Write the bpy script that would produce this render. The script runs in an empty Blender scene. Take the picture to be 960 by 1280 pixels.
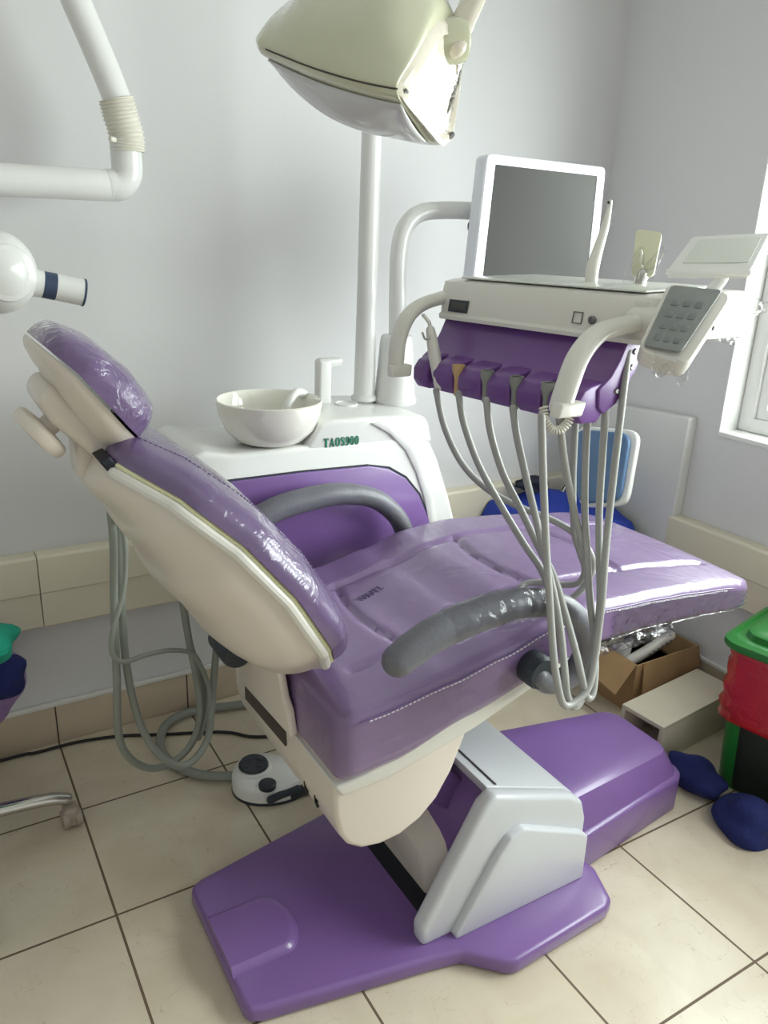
import bpy, bmesh, math, random
from mathutils import Vector, Matrix
random.seed(7)
PI = math.pi
S = bpy.context.scene
C = S.collection

# ------------------------------------------------------------------ materials
def lin(c):
    return tuple(((v/255)/12.92 if v/255 <= .04045 else ((v/255+.055)/1.055)**2.4) for v in c) + (1,)

def mat(name, rgb, rough=.5, metal=0, coat=0, coat_rough=.05, alpha=1, trans=0, ior=1.45,
        bump=None, mottle=None, emit=0, coat_bump=False, spec=.5):
    m = bpy.data.materials.new(name); m.use_nodes = True
    nt = m.node_tree; b = nt.nodes['Principled BSDF']
    b.inputs['Base Color'].default_value = lin(rgb)
    b.inputs['Roughness'].default_value = rough
    b.inputs['Metallic'].default_value = metal
    b.inputs['Coat Weight'].default_value = coat
    b.inputs['Coat Roughness'].default_value = coat_rough
    b.inputs['Alpha'].default_value = alpha
    b.inputs['Transmission Weight'].default_value = trans
    b.inputs['IOR'].default_value = ior
    b.inputs['Specular IOR Level'].default_value = spec
    if emit:
        b.inputs['Emission Color'].default_value = lin(rgb)
        b.inputs['Emission Strength'].default_value = emit
    tc = nt.nodes.new('ShaderNodeTexCoord')
    if mottle:
        sc, amt = mottle
        n = nt.nodes.new('ShaderNodeTexNoise'); n.inputs['Scale'].default_value = sc; n.inputs['Detail'].default_value = 5
        nt.links.new(tc.outputs['Object'], n.inputs['Vector'])
        r = nt.nodes.new('ShaderNodeMapRange'); r.inputs[1].default_value = .3; r.inputs[2].default_value = .7
        r.inputs[3].default_value = 1-amt; r.inputs[4].default_value = 1+amt
        nt.links.new(n.outputs['Fac'], r.inputs[0])
        mx = nt.nodes.new('ShaderNodeVectorMath'); mx.operation = 'SCALE'
        mx.inputs[0].default_value = lin(rgb)[:3]
        nt.links.new(r.outputs[0], mx.inputs['Scale'])
        nt.links.new(mx.outputs[0], b.inputs['Base Color'])
    if bump:
        sc, st, dist = bump[:3]
        n = nt.nodes.new('ShaderNodeTexNoise'); n.inputs['Scale'].default_value = sc
        n.inputs['Detail'].default_value = 3; n.inputs['Distortion'].default_value = dist
        mp = nt.nodes.new('ShaderNodeMapping')
        mp.inputs['Scale'].default_value = bump[3] if len(bump) > 3 else (1, 1, 1)
        nt.links.new(tc.outputs['Object'], mp.inputs['Vector'])
        nt.links.new(mp.outputs[0], n.inputs['Vector'])
        bp = nt.nodes.new('ShaderNodeBump'); bp.inputs['Strength'].default_value = st; bp.inputs['Distance'].default_value = .01
        nt.links.new(n.outputs['Fac'], bp.inputs['Height'])
        nt.links.new(bp.outputs[0], b.inputs['Coat Normal' if coat_bump else 'Normal'])
    return m

M = {}
M['wall'] = mat('painted_wall', (220, 219, 221), .62, mottle=(1.3, .02), bump=(60, .03, 0))
M['ceiling'] = mat('painted_ceiling', (232, 232, 230), .8, mottle=(1, .02))
M['cream_trim'] = mat('cream_duct_plastic', (226, 218, 198), .45, mottle=(3, .03))
M['skirting'] = mat('beige_skirting_tile', (196, 180, 158), .35, mottle=(5, .08))
M['caulk'] = mat('white_caulk', (225, 224, 220), .6, mottle=(20, .05))
M['window_white'] = mat('window_paint', (238, 238, 236), .35, mottle=(4, .02))
M['white'] = mat('white_moulded_plastic', (226, 226, 224), .28, coat=.3, mottle=(3, .015))
M['warm_white'] = mat('warm_white_plastic', (217, 214, 208), .32, coat=.25, mottle=(3, .02))
M['shell_white'] = mat('chair_shell_plastic', (218, 208, 198), .35, coat=.4, coat_rough=.12, mottle=(4, .03), bump=(9, .12, 1.5), coat_bump=True)
M['grey_white'] = mat('painted_grey_white', (208, 210, 215), .35, coat=.2, mottle=(5, .02))
M['lamp_white'] = mat('lamp_plastic', (196, 196, 170), .25, coat=.9, coat_rough=.06, mottle=(4, .03), bump=(14, .35, 1.0), coat_bump=True)
M['lamp_cap'] = mat('lamp_end_cap', (222, 214, 200), .2, coat=.9, mottle=(6, .05), bump=(25, .4, 2.0), coat_bump=True)
M['lens'] = mat('lamp_lens_plastic', (205, 205, 208), .12, coat=.7, mottle=(9, .08))
M['purple'] = mat('purple_gelcoat', (124, 92, 154), .36, coat=.55, coat_rough=.17, mottle=(6, .04))
M['purple_holder'] = mat('purple_tray_plastic', (106, 66, 134), .42, coat=.3, coat_rough=.2, mottle=(8, .05))
M['vinyl'] = mat('purple_vinyl', (120, 97, 138), .42, coat=.85, coat_rough=.19, mottle=(4.5, .13), bump=(8, .55, 2.6, (1, 1, 1)), coat_bump=True)
M['vinyl_back'] = mat('purple_vinyl_wrapped', (104, 84, 124), .4, coat=.9, coat_rough=.08, mottle=(6, .05), bump=(15, .6, 2.2), coat_bump=True)
M['vinyl_head'] = mat('purple_vinyl_creased_wrap', (104, 82, 126), .4, coat=1, coat_rough=.05, mottle=(6, .05), bump=(22, .7, 2.5), coat_bump=True)
M['piping'] = mat('vinyl_piping', (110, 86, 134), .4, coat=.6, mottle=(9, .05))
M['lime'] = mat('yellow_green_gasket', (220, 218, 178), .5, mottle=(9, .05))
M['thread'] = mat('white_thread', (226, 220, 230), .7, mottle=(50, .05))
M['grey_pad'] = mat('grey_armrest_foam', (104, 104, 112), .48, coat=.2, coat_rough=.25, mottle=(14, .07), bump=(120, .12, 0))
M['hose'] = mat('grey_silicone_hose', (158, 158, 155), .42, mottle=(8, .05))
M['hose_old'] = mat('greenish_grey_suction_hose', (138, 142, 134), .45, mottle=(8, .06))
M['coil'] = mat('white_coil_cable', (222, 218, 206), .45, mottle=(8, .03))
M['chrome'] = mat('chrome', (190, 188, 184), .18, metal=1, mottle=(6, .05))
M['steel'] = mat('brushed_steel', (120, 118, 116), .35, metal=1, mottle=(10, .1))
M['black'] = mat('black_rubber', (28, 29, 32), .5, mottle=(10, .1))
M['charcoal'] = mat('charcoal_plastic', (48, 54, 62), .45, mottle=(12, .1))
M['slot'] = mat('dark_brown_slot', (70, 60, 56), .6, mottle=(10, .1))
M['dark'] = mat('dark_navy_rubber', (22, 26, 38), .5, mottle=(10, .1))
M['navy_band'] = mat('navy_band', (58, 72, 98), .4, mottle=(10, .05))
M['screen'] = mat('screen_glass', (80, 79, 78), .6, spec=.25, mottle=(3, .05))
M['bezel'] = mat('glossy_white_bezel', (226, 228, 238), .15, coat=.8, mottle=(4, .01))
M['keypad'] = mat('keypad_membrane', (118, 122, 122), .25, coat=.8, mottle=(12, .15), bump=(30, .5, 1.5), coat_bump=True)
M['key'] = mat('keypad_keys', (106, 111, 112), .4, coat=.4, mottle=(30, .12))
M['opal'] = mat('opal_acrylic', (214, 216, 210), .3, coat=.4, mottle=(3, .01))
M['yellowed'] = mat('yellowed_plastic', (214, 212, 184), .35, coat=.3, mottle=(5, .03))
M['tan'] = mat('tan_plastic', (196, 164, 118), .5, mottle=(9, .05))
M['green_print'] = mat('green_print', (28, 122, 92), .5, mottle=(40, .05))
M['black_print'] = mat('black_print', (30, 30, 30), .5, mottle=(40, .05))
M['grey_print'] = mat('grey_print', (104, 90, 124), .5, mottle=(40, .05))
M['ceramic'] = mat('glazed_ceramic', (236, 234, 224), .12, coat=.7, mottle=(4, .01))
M['cardboard'] = mat('cardboard', (168, 136, 98), .8, mottle=(14, .08))
M['cardboard_in'] = mat('cardboard_inside', (138, 108, 76), .85, mottle=(14, .08))
M['laminate'] = mat('cream_laminate', (222, 212, 192), .5, mottle=(6, .05))
M['bin_green'] = mat('green_bin_plastic', (34, 118, 46), .4, coat=.2, mottle=(6, .05))
M['bin_black'] = mat('black_bin_plastic', (26, 34, 26), .5, mottle=(6, .1))
M['red_bag'] = mat('red_plastic_bag', (180, 24, 30), .3, coat=.5, mottle=(8, .15), bump=(16, .6, 1.5))
M['blue_cloth'] = mat('royal_blue_cloth', (44, 66, 168), .8, mottle=(10, .12), bump=(40, .3, 1))
M['navy_cloth'] = mat('navy_cloth', (28, 38, 98), .85, mottle=(10, .15), bump=(40, .3, 1))
M['black_cloth'] = mat('black_cloth', (32, 34, 52), .9, mottle=(10, .15), bump=(40, .3, 1))
M['blue_vinyl'] = mat('blue_chair_vinyl', (80, 112, 150), .4, coat=.3, mottle=(8, .08))
M['teal_cloth'] = mat('teal_cloth', (22, 150, 124), .8, mottle=(10, .1), bump=(40, .3, 1))
M['lilac_bag'] = mat('lilac_plastic_bag', (150, 118, 180), .35, coat=.4, mottle=(8, .1), bump=(16, .5, 1.5))
M['caster'] = mat('beige_caster', (168, 154, 142), .5, mottle=(10, .08))
M['teal_wall'] = mat('teal_facade', (70, 176, 170), .8, mottle=(2, .05))
M['foliage'] = mat('dark_foliage', (70, 92, 66), .9, mottle=(10, .3))
M['yard'] = mat('concrete_yard', (190, 186, 176), .9, mottle=(2, .1))

def glass_mat(name, tint, gloss, rough=.05, bump=None):
    """Thin clear film or pane: transparent with a Fresnel sheen."""
    m = bpy.data.materials.new(name); m.use_nodes = True
    nt = m.node_tree; nt.nodes.clear()
    o = nt.nodes.new('ShaderNodeOutputMaterial'); mx = nt.nodes.new('ShaderNodeMixShader')
    t = nt.nodes.new('ShaderNodeBsdfTransparent'); t.inputs[0].default_value = lin(tint)
    g = nt.nodes.new('ShaderNodeBsdfGlossy'); g.inputs['Roughness'].default_value = rough
    lw = nt.nodes.new('ShaderNodeLayerWeight'); lw.inputs['Blend'].default_value = .25
    ml = nt.nodes.new('ShaderNodeMath'); ml.operation = 'MULTIPLY_ADD'; ml.inputs[1].default_value = .3; ml.inputs[2].default_value = gloss
    nt.links.new(lw.outputs['Fresnel'], ml.inputs[0]); nt.links.new(ml.outputs[0], mx.inputs[0])
    nt.links.new(t.outputs[0], mx.inputs[1]); nt.links.new(g.outputs[0], mx.inputs[2]); nt.links.new(mx.outputs[0], o.inputs[0])
    if bump:
        tc = nt.nodes.new('ShaderNodeTexCoord'); n = nt.nodes.new('ShaderNodeTexNoise')
        n.inputs['Scale'].default_value = bump; n.inputs['Distortion'].default_value = 2
        bp = nt.nodes.new('ShaderNodeBump'); bp.inputs['Strength'].default_value = .8; bp.inputs['Distance'].default_value = .01
        nt.links.new(tc.outputs['Object'], n.inputs['Vector']); nt.links.new(n.outputs['Fac'], bp.inputs['Height'])
        nt.links.new(bp.outputs[0], g.inputs['Normal']); nt.links.new(bp.outputs[0], lw.inputs['Normal'])
    return m
M['pane'] = glass_mat('window_glass', (245, 250, 248), .02)
M['film'] = glass_mat('clear_plastic_film', (250, 250, 250), .02, .15, 14)

M['crinkle'] = glass_mat('crinkled_clear_film', (248, 248, 250), .035, .16, 11)

def floor_mat():
    m = bpy.data.materials.new('floor_tile'); m.use_nodes = True
    nt = m.node_tree; b = nt.nodes['Principled BSDF']
    geo = nt.nodes.new('ShaderNodeNewGeometry'); sep = nt.nodes.new('ShaderNodeSeparateXYZ')
    nt.links.new(geo.outputs['Position'], sep.inputs[0])
    def math_(op, a, bb=None):
        n = nt.nodes.new('ShaderNodeMath'); n.operation = op
        for i, v in enumerate((a, bb)):
            if v is None: continue
            if isinstance(v, (int, float)): n.inputs[i].default_value = v
            else: nt.links.new(v, n.inputs[i])
        return n.outputs[0]
    def line(sock, off):
        d = math_('DIVIDE', math_('SUBTRACT', sock, off), .4)
        return math_('LESS_THAN', math_('ABSOLUTE', math_('SUBTRACT', math_('SUBTRACT', d, math_('FLOOR', d)), .5)), .0072), math_('FLOOR', d)
    lx, fx = line(sep.outputs[0], .2385+.2); ly, fy = line(sep.outputs[1], .297+.2)
    grout = math_('MAXIMUM', lx, ly)
    # a tint per tile
    tint = math_('FRACT', math_('MULTIPLY', math_('SINE', math_('ADD', math_('MULTIPLY', fx, 12.98), math_('MULTIPLY', fy, 78.23))), 437.5))
    n1 = nt.nodes.new('ShaderNodeTexNoise'); n1.inputs['Scale'].default_value = 5; n1.inputs['Detail'].default_value = 7; n1.inputs['Distortion'].default_value = .6
    nt.links.new(geo.outputs['Position'], n1.inputs['Vector'])
    n2 = nt.nodes.new('ShaderNodeTexNoise'); n2.inputs['Scale'].default_value = 6; n2.inputs['Detail'].default_value = 4; n2.inputs['Distortion'].default_value = 2.2
    nt.links.new(geo.outputs['Position'], n2.inputs['Vector'])
    vein = math_('LESS_THAN', math_('ABSOLUTE', math_('SUBTRACT', n2.outputs['Fac'], .42)), .0022)
    cr = nt.nodes.new('ShaderNodeValToRGB'); cr.color_ramp.elements[0].position = .3; cr.color_ramp.elements[1].position = .75
    cr.color_ramp.elements[0].color = lin((200, 186, 164)); cr.color_ramp.elements[1].color = lin((218, 208, 188))
    nt.links.new(math_('ADD', n1.outputs['Fac'], math_('MULTIPLY', tint, .08)), cr.inputs[0])
    mv = nt.nodes.new('ShaderNodeMixRGB'); mv.inputs[2].default_value = lin((170, 152, 128))
    nt.links.new(math_('MULTIPLY', vein, .55), mv.inputs[0]); nt.links.new(cr.outputs[0], mv.inputs[1])
    mg = nt.nodes.new('ShaderNodeMixRGB'); mg.inputs[2].default_value = lin((104, 86, 68))
    nt.links.new(grout, mg.inputs[0]); nt.links.new(mv.outputs[0], mg.inputs[1])
    nt.links.new(mg.outputs[0], b.inputs['Base Color'])
    rr = math_('ADD', math_('MULTIPLY', grout, .4), .3); nt.links.new(rr, b.inputs['Roughness'])
    bp = nt.nodes.new('ShaderNodeBump'); bp.inputs['Strength'].default_value = .35; bp.inputs['Distance'].default_value = .004; bp.invert = True
    nt.links.new(grout, bp.inputs['Height']); nt.links.new(bp.outputs[0], b.inputs['Normal'])
    return m
M['floor'] = floor_mat()

# ------------------------------------------------------------------ mesh helpers
V = Vector
def smooth_pts(pts, k=6):
    """Catmull-Rom through the points."""
    P = [V(p) for p in pts]
    if len(P) < 3: return P
    out = []
    for i in range(len(P)-1):
        p0 = P[i-1] if i else P[0]*2-P[1]
        p1, p2 = P[i], P[i+1]
        p3 = P[i+2] if i+2 < len(P) else P[-1]*2-P[-2]
        for j in range(k):
            t = j/k
            out.append(.5*((2*p1)+(p2-p0)*t+(2*p0-5*p1+4*p2-p3)*t*t+(3*p1-p0-3*p2+p3)*t**3))
    out.append(P[-1]); return out

def interp(tab, x):
    if x <= tab[0][0]: return tab[0][1]
    for (a, va), (b, vb) in zip(tab, tab[1:]):
        if x <= b:
            t = (x-a)/(b-a); t = t*t*(3-2*t)*.5+t*.5
            return va+(vb-va)*t
    return tab[-1][1]

class G:
    """Collects shapes into one mesh."""
    def __init__(self): self.bm = bmesh.new()
    def _poly(self, rings, cap=True, closed=True):
        bm = self.bm; R = [[bm.verts.new(p) for p in r] for r in rings]; fs = []
        n = len(R[0])
        for a, b in zip(R, R[1:]):
            for i in range(n if closed else n-1):
                j = (i+1) % n
                try: fs.append(bm.faces.new((a[i], a[j], b[j], b[i])))
                except ValueError: pass
        if cap and closed:
            for r in (list(reversed(R[0])), R[-1]):
                try: fs.append(bm.faces.new(r))
                except ValueError: pass
        return R, fs
    def loft(self, rings, cap=True, closed=True):
        self._poly(rings, cap, closed); return self
    def _bevel(self, faces, w, seg, ang=25):
        if w <= 0: return
        es = set()
        for f in faces:
            for e in f.edges:
                if len(e.link_faces) == 2 and e.link_faces[0].normal.angle(e.link_faces[1].normal, 0) > math.radians(ang): es.add(e)
        bmesh.ops.bevel(self.bm, geom=list(es), offset=w, segments=seg, profile=.5, affect='EDGES', clamp_overlap=True)
    def extrude(self, poly, d, bevel=0, seg=3):
        """3-D polygon swept by vector d."""
        d = V(d); a = [V(p) for p in poly]
        R, fs = self._poly([a, [p+d for p in a]])
        bmesh.ops.recalc_face_normals(self.bm, faces=fs); self.bm.normal_update()
        self._bevel(fs, bevel, seg); return self
    def prism(self, poly, axis, a, b, bevel=0, seg=3):
        f = {'x': lambda p, k: (k, p[0], p[1]), 'y': lambda p, k: (p[0], k, p[1]), 'z': lambda p, k: (p[0], p[1], k)}[axis]
        d = V(f((0, 0), b))-V(f((0, 0), a))
        return self.extrude([f(p, a) for p in poly], d, bevel, seg)
    def box(self, lo, hi, bevel=0, seg=2):
        return self.prism([(lo[0], lo[1]), (hi[0], lo[1]), (hi[0], hi[1]), (lo[0], hi[1])], 'z', lo[2], hi[2], bevel, seg)
    def tube(self, pts, r, n=12, k=6, smooth=True, flat=1):
        P = smooth_pts(pts, k) if smooth else [V(p) for p in pts]
        rs = r if callable(r) else (lambda t: r)
        rings = []; up = None
        for i, p in enumerate(P):
            t = (P[min(i+1, len(P)-1)]-P[max(i-1, 0)]).normalized()
            if up is None:
                up = t.orthogonal().normalized()
                if flat != 1: up = (V((0, 0, 1))-t*t.z).normalized()
            up = (up-t*up.dot(t)).normalized(); s = t.cross(up)
            q = rs(i/(len(P)-1))
            rings.append([p+up*math.cos(2*PI*a/n)*q*flat+s*math.sin(2*PI*a/n)*q for a in range(n)])
        # rounded ends
        def dome(p, ring, d):
            c = sum((V(v) for v in ring), V())/len(ring); rad = (V(ring[0])-c).length
            return [[c+(V(v)-c)*math.cos(h)+d*rad*.9*math.sin(h) for v in ring] for h in (.5, 1.0, 1.35)]
        t0 = (P[0]-P[1]).normalized(); t1 = (P[-1]-P[-2]).normalized()
        rings = list(reversed(dome(P[0], rings[0], t0)))+rings+dome(P[-1], rings[-1], t1)
        return self.loft(rings)
    def lathe(self, prof, loc=(0, 0, 0), axis=(0, 0, 1), n=36):
        """prof is [(radius, height)...] along axis."""
        z = V(axis).normalized(); x = z.orthogonal().normalized(); y = z.cross(x); o = V(loc)
        return self.loft([[o+z*h+(x*math.cos(2*PI*i/n)+y*math.sin(2*PI*i/n))*max(r, 1e-4) for i in range(n)] for r, h in prof])
    def ball(self, c, r, rot=None, n=20):
        c = V(c); r = V((r, r, r)) if isinstance(r, (int, float)) else V(r); rot = rot or Matrix.Identity(3)
        rings = []
        for i in range(1, n):
            a = PI*i/n
            rings.append([c+rot@V((r.x*math.sin(a)*math.cos(2*PI*j/(n*2)), r.y*math.sin(a)*math.sin(2*PI*j/(n*2)), r.z*math.cos(a))) for j in range(n*2)])
        return self.loft(rings)
    def slab(self, quad, th, corner=.02, bevel=.004, n=5):
        """Rounded-corner slab: front face through quad, th behind it (normal from winding, counter-clockwise seen from the front)."""
        Q = [V(q) for q in quad]; nrm = (Q[1]-Q[0]).cross(Q[2]-Q[0]).normalized()
        pts = []
        for i, q in enumerate(Q):
            a = (Q[i-1]-q).normalized(); b = (Q[(i+1) % len(Q)]-q).normalized()
            if corner <= 0: pts.append(q); continue
            p0, p2 = q+a*corner, q+b*corner
            for j in range(n+1):
                t = j/n; pts.append(p0*(1-t)**2+q*2*t*(1-t)+p2*t*t)
        return self.extrude(pts, -nrm*th, bevel)
    def sheet(self, f, nu, nv, th=0):
        bm = self.bm
        vs = [[bm.verts.new(f(i/nu, j/nv)) for j in range(nv+1)] for i in range(nu+1)]
        for i in range(nu):
            for j in range(nv): bm.faces.new((vs[i][j], vs[i+1][j], vs[i+1][j+1], vs[i][j+1]))
        return self

def tag(o, label=None, cat=None, group=None, kind=None):
    if label: o['label'] = label
    if cat: o['category'] = cat
    if group: o['group'] = group
    if kind: o['kind'] = kind
    return o

def world_loc(o):
    p = V(o.location)
    while o.parent: o = o.parent; p += V(o.location)
    return p

def obj(name, g, material, parent=None, sharp=35, smooth=True, solid=0):
    bm = g.bm
    bmesh.ops.remove_doubles(bm, verts=bm.verts, dist=1e-6)
    bmesh.ops.recalc_face_normals(bm, faces=bm.faces)
    if parent: off = world_loc(parent)
    else:
        lo = [min(v.co[i] for v in bm.verts) for i in range(3)]; hi = [max(v.co[i] for v in bm.verts) for i in range(3)]
        off = V(((lo[0]+hi[0])/2, (lo[1]+hi[1])/2, lo[2]))
    bmesh.ops.translate(bm, verts=bm.verts, vec=-off)
    me = bpy.data.meshes.new(name); bm.to_mesh(me); bm.free()
    me.polygons.foreach_set('use_smooth', [smooth]*len(me.polygons))
    if smooth: me.set_sharp_from_angle(angle=math.radians(sharp))
    me.materials.append(M[material])
    o = bpy.data.objects.new(name, me); C.objects.link(o)
    if parent: o.parent = parent
    else: o.location = off
    if solid:
        md = o.modifiers.new('thickness', 'SOLIDIFY'); md.thickness = solid; md.offset = 0
    return o

def thing(name, loc, label, cat, group=None):
    o = bpy.data.objects.new(name, None); o.empty_display_size = .1; C.objects.link(o); o.location = loc
    return tag(o, label, cat, group)

def text_part(name, body, parent, material, origin, xdir, ydir, height, squeeze=1.0, bold=0.0, depth=.0008):
    """Lettering as a thin mesh: xdir runs along the line, ydir up the letters."""
    cu = bpy.data.curves.new(name, 'FONT'); cu.body = body; cu.size = height/.7; cu.extrude = depth; cu.offset = bold
    cu.align_x = 'CENTER'; cu.align_y = 'CENTER'; cu.space_character = 1.02
    tmp = bpy.data.objects.new(name+'_src', cu); C.objects.link(tmp)
    dg = bpy.context.evaluated_depsgraph_get(); dg.update()
    me = bpy.data.meshes.new_from_object(tmp.evaluated_get(dg)); me.name = name
    bpy.data.objects.remove(tmp); bpy.data.curves.remove(cu)
    x = V(xdir).normalized(); y = V(ydir).normalized(); y = (y-x*y.dot(x)).normalized(); z = x.cross(y)
    off = V(origin)-world_loc(parent)
    for v in me.vertices: v.co = off+x*v.co.x*squeeze+y*v.co.y+z*v.co.z
    me.materials.append(M[material])
    o = bpy.data.objects.new(name, me); C.objects.link(o); o.parent = parent
    return o
def serif_part(name, body, parent, material, origin, xdir, ydir, height, squeeze=1.0, depth=.0012):
    """Narrow bold serif capitals and digits, drawn stroke by stroke."""
    def rect(a, b, c, d): return ('p', [(a, b), (c, b), (c, d), (a, d)])
    def ell(cx, cy, rx, ry, n=28): return [(cx+rx*math.cos(2*PI*k/n), cy+ry*math.sin(2*PI*k/n)) for k in range(n)]
    def band(pts):
        L, R = [], []
        P = smooth_pts([(x, y, w) for x, y, w in pts], 5)
        for i, p in enumerate(P):
            d = P[min(i+1, len(P)-1)]-P[max(i-1, 0)]; l = math.hypot(d.x, d.y) or 1
            L.append((p.x-d.y/l*p.z, p.y+d.x/l*p.z)); R.append((p.x+d.y/l*p.z, p.y-d.x/l*p.z))
        return ('p', L+R[::-1])
    glyph = {
     'T': (.66, [rect(0, .93, .62, 1), rect(0, .76, .06, 1), rect(.56, .76, .62, 1), rect(.20, 0, .42, 1), rect(.12, 0, .50, .06)]),
     'A': (.74, [('p', [(.06, 0), (.13, 0), (.37, .84), (.38, 1), (.32, 1)]), ('p', [(.44, 0), (.67, 0), (.41, 1), (.30, 1)]), rect(.14, .27, .55, .35), rect(0, 0, .20, .055), rect(.37, 0, .72, .055)]),
     'O': (.68, [('r', ell(.32, .5, .32, .51), ell(.32, .5, .125, .45))]),
     '0': (.58, [('r', ell(.27, .5, .265, .51), ell(.27, .5, .085, .45))]),
     'S': (.56, [band([(.44, .72, .03), (.42, .86, .05), (.27, .96, .04), (.12, .86, .08), (.13, .70, .10), (.28, .53, .11), (.41, .36, .11), (.42, .18, .09), (.27, .045, .04), (.10, .10, .05), (.06, .28, .03)])]),
     '9': (.58, [('r', ell(.27, .67, .265, .34), ell(.27, .67, .085, .27)), band([(.44, .70, .095), (.44, .50, .10), (.41, .30, .10), (.30, .10, .07), (.16, .03, .045), (.08, .10, .06), (.09, .16, .05)])]),
    }
    x = V(xdir).normalized(); y = V(ydir).normalized(); y = (y-x*y.dot(x)).normalized(); z = x.cross(y)
    tot = sum(glyph[c][0]+.06 for c in body)-.06; g = G(); u = -tot/2; o = V(origin)
    P = lambda q, u: o+x*((q[0]+u)*height*squeeze)+y*((q[1]-.5)*height)
    for c in body:
        for s in glyph[c][1]:
            if s[0] == 'p': g.extrude([P(q, u) for q in s[1]], z*depth)
            else:
                a, b = [P(q, u) for q in s[1]], [P(q, u) for q in s[2]]
                up = lambda r: [p+z*depth for p in r]
                g.loft([a, up(a), up(b), b, a], cap=False)
        u += glyph[c][0]+.06
    return obj(name, g, material, parent, smooth=False)
def structure(o): return tag(o, kind='structure')

# ------------------------------------------------------------------ the room
XR, YB, ZC = 2.262, 2.245, 2.75
structure(obj('floor', G().box((-2.2, -2.4, -.08), (XR+.16, YB+.1, 0)), 'floor'))
structure(obj('wall_back', G().box((-2.2, YB, -.05), (XR+.16, YB+.12, ZC)), 'wall'))
structure(obj('wall_left', G().box((-2.3, -2.4, -.05), (-2.2, YB+.12, ZC)), 'wall'))
structure(obj('wall_front', G().box((-2.3, -2.5, -.05), (XR+.16, -2.4, ZC)), 'wall'))
structure(obj('ceiling', G().box((-2.3, -2.4, ZC), (XR+.16, YB+.12, ZC+.08)), 'ceiling'))
WY0, WY1, WZ0, WZ1 = -.9, 1.617, .922, 2.15
g = G()
for lo, hi in (((XR, WY1, -.05), (XR+.16, YB+.06, ZC)), ((XR, -2.4, -.05), (XR+.16, WY0, ZC)),
               ((XR, WY0, -.05), (XR+.16, WY1, WZ0)), ((XR, WY0, WZ1), (XR+.16, WY1, ZC))):
    g.box(lo, hi)
structure(obj('wall_right', g, 'wall'))
# window: painted reveal, frame, mullion, sash, pane
w = G()
w.box((XR-.004, WY1-.004, WZ0-.012), (XR+.115, WY1+.002, WZ1), .002); w.box((XR-.004, WY0, WZ0-.012), (XR+.115, WY1, WZ0+.004), .002)
w.box((XR-.002, WY0, WZ1-.004), (XR+.115, WY1, WZ1+.002), .002)
win = structure(obj('window_1', w, 'window_white'))
f = G()
fx0, fx1 = XR+.085, XR+.15
for y0, y1 in ((WY1-.055, WY1-.004), (WY1-.69, WY1-.64), (WY0, WY0+.05)): f.box((fx0, y0, WZ0+.004), (fx1, y1, WZ1-.004), .006)
for z0, z1 in ((WZ0+.004, WZ0+.05), (WZ1-.05, WZ1-.004)): f.box((fx0+.001, WY0, z0), (fx1-.001, WY1-.004, z1), .006)
fo = obj('window_frame', f, 'window_white', win)
f = G()
for y0, y1 in ((WY1-.62, WY1-.055), (WY0+.05, WY1-.69)):
    for a, b_ in (((fx0+.012, y0, WZ0+.05), (fx1-.012, y0+.035, WZ1-.05)), ((fx0+.012, y1-.035, WZ0+.05), (fx1-.012, y1, WZ1-.05)),
                  ((fx0+.013, y0, WZ0+.05), (fx1-.013, y1, WZ0+.085)), ((fx0+.013, y0, WZ1-.085), (fx1-.013, y1, WZ1-.05))): f.box(a, b_, .004)
obj('sash', f, 'window_white', win)
obj('pane', G().box((XR+.116, WY0+.05, WZ0+.05), (XR+.119, WY1-.055, WZ1-.05)), 'pane', win)
# outdoors seen through the pane
structure(obj('ground_outside', G().box((XR+.16, -6, -.3), (16, 14, -.2)), 'yard'))
t = thing('building', (7.2, 4.2, -.2), 'teal painted building outside, seen through the window at the right edge', 'building')
obj('facade', G().box((7.0, 3.2, -.2), (7.6, 6.4, 1.62), .01), 'teal_wall', t)
obj('roof', G().box((6.85, 3.05, 1.62), (7.75, 6.55, 1.72), .02), 'yard', t)
g = G()
for i in range(26):
    c = V((5.4+random.uniform(-.5, .5), 3.4+random.uniform(-.7, .7), random.uniform(.05, .55)))
    g.ball(c, (random.uniform(.12, .25),)*2+(random.uniform(.1, .2),), n=5)
tag(obj('shrub', g, 'foliage'), 'dark green shrub outside, below the teal building through the window', 'shrub')

# tiled skirting with its caulked top edge
sk = structure(obj('baseboard_back', G().box((-2.2, YB-.012, 0), (XR, YB, .128), .003), 'skirting'))
g = G()
for k in range(-6, 6): g.box((.4*k+.237, YB-.0128, .002), (.4*k+.241, YB-.011, .127))
obj('grout_joint', g, 'slot', sk)
obj('caulk_line', G().box((-2.2, YB-.015, .126), (XR, YB, .142), .004), 'caulk', sk)
sk = structure(obj('baseboard_right', G().box((XR-.012, -2.4, 0), (XR, YB-.014, .128), .003), 'skirting'))
obj('caulk_line', G().box((XR-.015, -2.4, .126), (XR, YB-.016, .142), .004), 'caulk', sk)
# cream cable duct along both walls (top tilted band over a flat band)
def duct(poly_to_3d, a, b, name):
    prof = [(0, .405), (.036, .405), (.042, .411), (.042, .512), (.048, .516), (.048, .618), (.042, .626), (0, .626)]
    return G().extrude([poly_to_3d(d, z, a) for d, z in prof], V(poly_to_3d(0, 0, b))-V(poly_to_3d(0, 0, a)), .002)
tr = structure(obj('trim_1', duct(lambda d, z, k: (k, YB-d, z), .2335, XR-.06, ''), 'cream_trim'))
obj('duct_section', duct(lambda d, z, k: (k, YB-d-.0, z), -2.2, .2315, ''), 'cream_trim', tr)
tr = structure(obj('trim_2', duct(lambda d, z, k: (XR-d, k, z-.018), 1.72, -2.3, ''), 'cream_trim'))
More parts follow.
